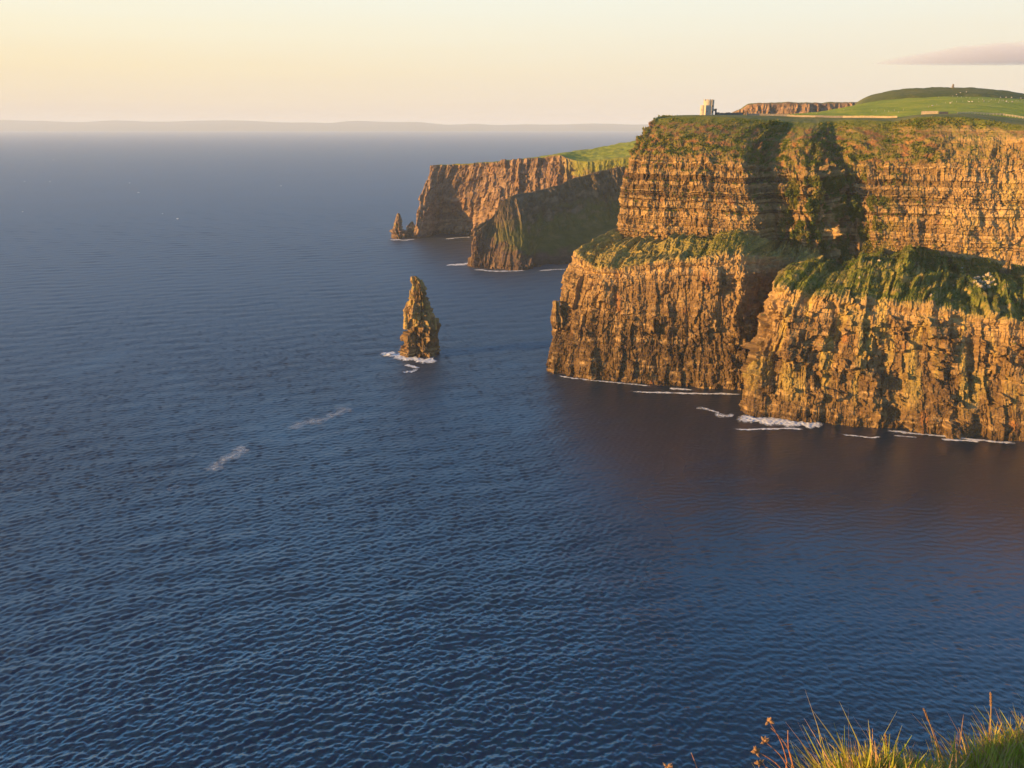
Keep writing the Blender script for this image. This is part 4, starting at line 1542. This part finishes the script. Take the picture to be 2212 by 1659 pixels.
def foam(px, width, cover, label, seed, lump=0.25, step=0.7, mat='foam'):
    pts = np.array([P0(u, v) for u, v in px])
    seg = np.linalg.norm(np.diff(pts, axis=0), axis=1)
    cum = np.concatenate([[0], np.cumsum(seg)])
    n = max(6, int(cum[-1] / step))
    s = np.linspace(0, cum[-1], n)
    c = np.stack([np.interp(s, cum, pts[:, k]) for k in range(3)], -1)
    c = gsm(c, 2.5, 0)
    tg = np.gradient(c, axis=0)
    nn = np.stack([-tg[:, 1], tg[:, 0], 0 * s], -1)
    nn /= np.maximum(np.linalg.norm(nn, axis=1, keepdims=True), 1e-6)
    m_ = max(6, int(width / step))
    w = np.linspace(-1, 1, m_)
    ww = width / 2 * (0.75 + 0.55 * fbm(s / 9, s * 0, 3, seed))
    cc = c + nn * (0.18 * width * fbm(s / 12, s * 0 + 9, 3, seed + 1))[:, None]
    G = cc[:, None, :] + nn[:, None, :] * (ww[:, None] * w[None, :])[..., None]
    X, Y = G[..., 0], G[..., 1]
    z, _, _ = waves(X, Y, np.maximum(np.hypot(X, Y) * 0.0020, 0.25))
    prof_ = np.clip(1 - np.abs(w) ** 2.0, 0, 1)[None, :]
    ends = np.clip(np.minimum(s, cum[-1] - s) / max(2.0, 0.12 * cum[-1]), 0, 1)[:, None]
    G[..., 2] = z + 0.16 + lump * prof_ * (0.6 + 0.6 * fbm(X / 1.8, Y / 1.8, 3, seed + 2))
    cov = (cover - 0.05) * (0.42 + 0.58 * prof_) * (0.40 + 0.60 * ends) + 0.08
    o = mesh_np("foam", G, grid_faces(*X.shape), M[mat], smooth=True, attrs={"cover": np.clip(cov, 0, 1).ravel()})
    tag(o, label, "foam", kind="stuff")


foam([(815, 764), (840, 766), (862, 769), (885, 774), (910, 779), (935, 781), (952, 779)], 22, 0.84, "white foam washing round the foot of the tall rock stack", 1, 0.5)
foam([(822, 769), (836, 766), (848, 769)], 9, 0.95, "breaking wave crest left of the tall rock stack", 2, 2.2)
foam([(872, 789), (890, 793), (908, 796)], 9, 0.76, "thin foam streaks on the water below the rock stack", 3)
foam([(868, 806), (890, 802), (905, 798)], 10, 0.70, "thin foam streaks on the water below the rock stack", 4)
foam([(1358, 845), (1385, 847.5), (1420, 848), (1452, 850), (1490, 850), (1540, 851), (1608, 852)], 4.6, 0.95, "long thin white line of surf in front of the tower headland", 5)
foam([(1444, 838), (1470, 841), (1498, 843)], 7, 0.85, "patch of foam at the foot of the tower headland", 6)
foam([(1190, 809), (1240, 818), (1330, 827), (1420, 836)], 5, 0.74, "faint foam along the left waterline of the tower headland", 7)
foam([(1586, 901), (1612, 905), (1640, 907), (1670, 911), (1700, 914), (1740, 917), (1785, 918)], 21, 0.86, "white water surging along the base of the near buttress", 8, 0.7)
foam([(1540, 893), (1560, 897), (1590, 899)], 12, 0.67, "wispy foam off the left corner of the near buttress", 9)
foam([(1580, 925), (1600, 929), (1625, 928), (1660, 927), (1700, 926), (1745, 928)], 4.2, 0.82, "curling foam line in front of the near buttress", 10)
foam([(1500, 880), (1525, 885), (1560, 893)], 9, 0.66, "faint foam trail drifting between the two buttresses", 11)
foam([(1815, 939), (1850, 942), (1880, 946), (1905, 943)], 3.4, 0.80, "thin foam line below the middle of the near buttress", 12)
foam([(1925, 941), (1960, 944), (1985, 946)], 3.0, 0.72, "short foam dash below the right part of the near buttress", 13)
foam([(2030, 950), (2060, 951), (2090, 953), (2118, 955)], 4.2, 0.92, "bright foam line below the right part of the near buttress", 14)
foam([(1900, 930), (1960, 935), (2030, 942), (2100, 950), (2160, 955), (2212, 960)], 6.0, 0.78, "broken foam along the right waterline of the near buttress", 15)
foam([(966, 571), (985, 573), (1010, 570), (1022, 566)], 24, 0.78, "pale foam patch off the grassy headland", 16)
foam([(1020, 581), (1060, 586), (1100, 586), (1140, 585)], 12, 0.80, "foam at the foot of the grassy headland", 17)
foam([(1160, 586), (1190, 583), (1228, 582)], 14, 0.70, "loose foam right of the grassy headland", 18)
foam([(838, 518), (870, 519), (900, 517)], 18, 0.80, "foam round the small stacks of the far headland", 19)
foam([(960, 517), (990, 514), (1020, 512)], 14, 0.82, "foam line at the foot of the far headland", 20)
foam([(440, 1022), (470, 1005), (500, 988), (520, 970), (532, 960)], 17, 0.72, "pale foam streak drifting on the open sea", 21, 0.1, mat='thinfoam')
foam([(610, 930), (650, 918), (700, 906), (735, 890), (765, 878)], 20, 0.68, "pale foam streak drifting on the open sea", 22, 0.1, mat='thinfoam')
foam([(355, 1062), (372, 1055), (392, 1047)], 10, 0.66, "pale foam streak drifting on the open sea", 23, 0.1, mat='thinfoam')


def whitecaps():
    r = np.random.default_rng(12)
    vs, fs, cs = [], [], []
    b = 0
    for _ in range(45):
        u, v = r.uniform(0, 1400), 288 + 190 * r.random() ** 1.6
        c = P0(u, v)
        if c[0] > -0.2 * c[1] + 300 and v > 340: continue
        L = r.uniform(1.5, 4) * (1 + c[1] / 9000); wd = r.uniform(2, 4) * (1 + c[1] / 2500)
        n = 6
        for i in range(n):
            for j in range(3):
                x = c[0] + L * (i / (n - 1) - 0.5); y = c[1] + wd * (j / 2 - 0.5) + r.normal(0, 0.3)
                vs.append((x, y, 0.5 + (0.9 if j == 1 else 0.0) + 0.2 * r.normal()))
                cs.append(0.95 if 0 < i < n - 1 else 0.6)
        for i in range(n - 1):
            for j in range(2):
                fs.append((b + i * 3 + j, b + i * 3 + j + 1, b + (i + 1) * 3 + j + 1, b + (i + 1) * 3 + j))
        b += n * 3
    o = mesh_np("whitecaps", np.array(vs), np.array(fs), M['foam'], attrs={"cover": np.array(cs)})
    tag(o, "scattered small whitecaps far out on the open sea", "whitecaps", kind="stuff")


whitecaps()


# ------------------------------------------------------------------ grass at the cliff edge
def blade_material():
    t = NT("grass_blades")
    a = t.attr("tone")
    t.base(t.ramp(a.outputs["Fac"], [(0.0, (0.05, 0.13, 0.010)), (0.4, (0.18, 0.29, 0.012)), (0.7, (0.42, 0.42, 0.025)), (0.9, (0.48, 0.36, 0.10)), (1.0, (0.48, 0.27, 0.13))]))
    t.b.inputs["Roughness"].default_value = 0.55
    t.b.inputs["Specular IOR Level"].default_value = 0.3
    tr = t.n("ShaderNodeBsdfTranslucent")
    mx = t.n("ShaderNodeMixShader")
    mx.inputs[0].default_value = 0.4
    t.l(t.b.inputs["Base Color"].links[0].from_socket, tr.inputs[0])
    t.l(t.b.outputs[0], mx.inputs[1]); t.l(tr.outputs[0], mx.inputs[2])
    t.l(mx.outputs[0], t.out.inputs[0])
    return t.m


M['blade'] = blade_material()
NB = BVHTree.FromPolygons(NV.reshape(-1, 3).tolist(), NF.tolist())


def near_ground(x, y):
    r = NB.ray_cast(Vector((x, y, 200)), Vector((0, 0, -1)))
    return r[0] if r[0] is not None else None


def grass(name, n, label, seed, region, length, tone_mu, lean=(0.0, 0.0), spread=0.35, width=0.0045):
    r = np.random.default_rng(seed)
    vs, fs, tn_ = [], [], []
    cnt = 0
    tries = 0
    while cnt < n and tries < n * 6:
        tries += 1
        x, y, kk = region(r)
        g = near_ground(x, y)
        if g is None or g.z < 176.6:
            continue
        L = length * kk * math.exp(r.normal(0, 0.24))
        az = r.uniform(0, 2 * math.pi)
        b0 = r.normal(0, spread)
        dx, dy = math.cos(az) * b0 + lean[0], math.sin(az) * b0 + lean[1]
        bend = abs(r.normal(0.25, 0.3))
        w = width * math.exp(r.normal(0, 0.3))
        fa = r.uniform(0, math.pi)
        wx, wy = math.cos(fa) * w, math.sin(fa) * w
        tone = float(np.clip(r.normal(tone_mu, 0.14) + (0.35 if r.random() < 0.18 else 0), 0, 1))
        b = len(vs)
        for i in range(5):
            f = i / 4
            k_ = f * (1 + bend * f)
            px, py = g.x + dx * L * k_, g.y + dy * L * k_
            pz = g.z - 0.02 + L * f * (1 - 0.28 * bend * f)
            ws = (1 - f) ** 0.5 if i < 4 else 0.08
            vs.append((px - wx * ws, py - wy * ws, pz)); vs.append((px + wx * ws, py + wy * ws, pz))
            tt = min(1.0, max(0.0, tone + 0.16 * (f - 0.5)))
            tn_ += [tt, tt]
        for i in range(4):
            fs.append((b + 2 * i, b + 2 * i + 1, b + 2 * i + 3, b + 2 * i + 2))
        cnt += 1
    o = mesh_np(name, np.array(vs), np.array(fs), M['blade'], attrs={"tone": np.array(tn_)})
    tag(o, label, "grass", kind="stuff")


rimA = np.array(near_rim)


def edge_region(r):
    i = r.uniform(3.6, 10.0)
    k = int(i); f = i - k
    p = rimA[k] * (1 - f) + rimA[min(k + 1, len(rimA) - 1)] * f
    tdir = rimA[min(k + 1, len(rimA) - 1)] - rimA[k]
    n = np.array([tdir[1], -tdir[0]]); n /= np.linalg.norm(n)
    dd = abs(r.normal(0, 0.40)) + 0.02
    return p[0] + n[0] * dd, p[1] + n[1] * dd, 1.0


def tuss(cx, cy, rad):
    def f(r):
        a, q = r.uniform(0, 2 * math.pi), rad * math.sqrt(r.random())
        return cx + q * math.cos(a), cy + q * math.sin(a), 1.15 - 0.5 * (q / rad) ** 2
    return f


grass("edge_grass", 44000, "long green and straw coloured grass along the cliff edge in the foreground", 5, edge_region, 0.15, 0.72, width=0.0046)
grass("grass_tussock", 12000, "bright yellow green grass tussock at the bottom of the picture", 6, tuss(P(1765, 1630, 2.82)[0], P(1765, 1630, 2.82)[1], 0.2), 0.20, 0.76, lean=(-0.08, 0.05), spread=0.55)


def stalk(u0, v0, u1, v1, D, label, kind, bow=0.02, group=None):
    """dry stem from a root seen at (u0,v0) to a head seen at (u1,v1), D metres away"""
    a, b = P(u0, v0, D), P(u1, v1, D + 0.05)
    g = near_ground(a[0], a[1])
    root = empty({"flower": "dried_flower", "bare": "dried_stalk"}.get(kind, "seed_grass"), a)
    side = np.array([1, 0.1, 0.0]) * bow
    mb = MB()
    n = 8
    pts = [(a + (b - a) * t_ + side * math.sin(math.pi * t_) - a) for t_ in np.linspace(0, 1, n)]
    pts = [np.array([0, 0, -0.35]) + (pts[0] - pts[1]) * 0.5] + pts
    mb.tube(pts, [0.004] + list(np.linspace(0.0030, 0.0018, n)), 6)
    mb.build("stem", M['bentgrass'] if kind == 'grass' else M['stalk'], root)
    mb = MB()
    e = pts[-1]
    if kind == 'bare':
        mb.tube([e, e + (pts[-1] - pts[-2]) * 0.25], [0.003, 0.0016], 5)
    elif kind == 'flower':
        for q in range(9):
            d_ = np.array([random.gauss(0, 1), random.gauss(0, 1), random.gauss(0.2, 0.8)]); d_ /= np.linalg.norm(d_)
            mb.tube([e, e + d_ * 0.012, e + d_ * 0.024], [0.003, 0.0065, 0.001], 5)
    else:
        dr_ = (pts[-1] - pts[-3]); dr_ /= np.linalg.norm(dr_)
        for q in range(26):
            f = q / 25
            a_ = q * 2.4
            o_ = np.array([math.cos(a_), math.sin(a_), 0.2]) * 0.0022
            p_ = e - dr_ * 0.075 * (1 - f) + o_
            mb.tube([p_, p_ + dr_ * 0.008 + o_, p_ + dr_ * 0.016 + o_ * 0.6], [0.001, 0.0024, 0.0005], 4)
    mb.build("seed_head", M['seed'], root)
    tag(root, label, "dried plant", group)


stalk(1700, 1645, 1661, 1558, 2.75, "tallest dried flower stalk with a ragged brown head over the dark water", 'flower', 0.012)
stalk(1712, 1650, 1668, 1575, 2.70, "bare reddish dried stem just right of the tallest dried flower", 'bare', 0.02)
stalk(1715, 1659, 1702, 1580, 2.72, "upright thin dried stem nearest the yellow tussock", 'bare', -0.01)
stalk(1704, 1668, 1652, 1602, 2.65, "dried flower stalk with a small bud head below the tallest flower", 'flower', 0.02)
stalk(1694, 1672, 1634, 1623, 2.60, "low dried stalk bending left over the water", 'flower', 0.02)
stalk(1690, 1690, 1641, 1648, 2.55, "lowest dried flower head at the bottom edge left of the tussock", 'flower', 0.01)
stalk(1512, 1690, 1494, 1628, 2.45, "lone reddish dried stalk at the bottom edge far left of the grass", 'bare', 0.004)
stalk(1452, 1690, 1441, 1656, 2.40, "leftmost dried stalk just poking over the bottom edge", 'flower', 0.004)
stalk(2030, 1640, 1997, 1535, 3.25, "tall leaning straw coloured grass seed stem above the middle grass", 'grass', 0.008)
stalk(2138, 1590, 2140, 1500, 3.45, "tall upright grass seed stem near the right edge", 'grass', 0.004)
stalk(1914, 1640, 1913, 1590, 3.05, "short grass seed stem in the dip between tussock and bank", 'grass', 0.003)
stalk(2190, 1655, 2158, 1568, 3.4, "pale bent grass stem with seeds in the right hand bank", 'grass', 0.03)


# ------------------------------------------------------------------ cloud and air
def cloud(name, u0, u1, vtop, vbot, Y, depth, dens, label, seed):
    nu, nv = 60, 14
    vs, fs = [], []
    c0 = P((u0 + u1) / 2, vbot, Y)
    for i in range(nu):
        f = i / (nu - 1)
        u = u0 + (u1 - u0) * f
        shape = (math.sin(math.pi * min(1, f * 0.62)) ** 0.9) * (1 if f < 0.8 else 1 - ((f - 0.8) / 0.2) ** 2) + 0.015
        pb = P(u, vbot - 4 * f, Y)
        ht = (P(u, vtop, Y)[2] - pb[2]) * shape
        for j in range(nv):
            a = 2 * math.pi * j / nv
            yy = math.cos(a) * depth * shape ** 0.6
            zz_ = (max(0, math.sin(a)) * ht + min(0, math.sin(a)) * ht * 0.05)
            zz_ *= 1 + 0.12 * float(pn(np.array(f * 9.0), np.array(a), seed))
            vs.append((pb[0] - c0[0], pb[1] + yy - c0[1], pb[2] + zz_ - c0[2]))
    for i in range(nu - 1):
        for j in range(nv):
            j2 = (j + 1) % nv
            fs.append((i * nv + j, (i + 1) * nv + j, (i + 1) * nv + j2, i * nv + j2))
    fs.append(tuple(range(nv)))
    fs.append(tuple((nu - 1) * nv + j for j in range(nv - 1, -1, -1)))
    mt = bpy.data.materials.new("cloud_vapour")
    mt.use_nodes = True
    tt = mt.node_tree
    tt.nodes.remove(tt.nodes["Principled BSDF"])
    pv = tt.nodes.new("ShaderNodeVolumePrincipled")
    pv.inputs["Color"].default_value = (0.74, 0.72, 0.82, 1)
    pv.inputs["Density"].default_value = dens
    pv.inputs["Anisotropy"].default_value = 0.0
    tt.links.new(pv.outputs[0], tt.nodes["Material Output"].inputs["Volume"])
    me = bpy.data.meshes.new(name)
    me.from_pydata(vs, [], fs)
    bm = bmesh.new()
    bm.from_mesh(me)
    bmesh.ops.recalc_face_normals(bm, faces=bm.faces)
    bm.to_mesh(me)
    bm.free()
    me.materials.append(mt)
    o = bpy.data.objects.new(name, me)
    COL.objects.link(o)
    o.location = c0
    tag(o, label, "cloud")


cloud("cloud", 1885, 2340, 88, 138, 9000, 420, 0.0017, "long flat mauve cloud with a smooth domed top above the green hill", 4)

hz = MB()
hz.box((0, 0, 199), (180000, 180000, 420))
hm = bpy.data.materials.new("sea_air")
hm.use_nodes = True
ht = hm.node_tree
ht.nodes.remove(ht.nodes["Principled BSDF"])
pv = ht.nodes.new("ShaderNodeVolumePrincipled")
pv.inputs["Color"].default_value = (0.78, 0.89, 1.0, 1)
pv.inputs["Density"].default_value = 0.00005
pv.inputs["Anisotropy"].default_value = 0.0
ht.links.new(pv.outputs[0], ht.nodes["Material Output"].inputs["Volume"])
hzo = hz.build("haze", hm)
tag(hzo, "pale evening haze over the sea and the far hills", "haze", kind="stuff")
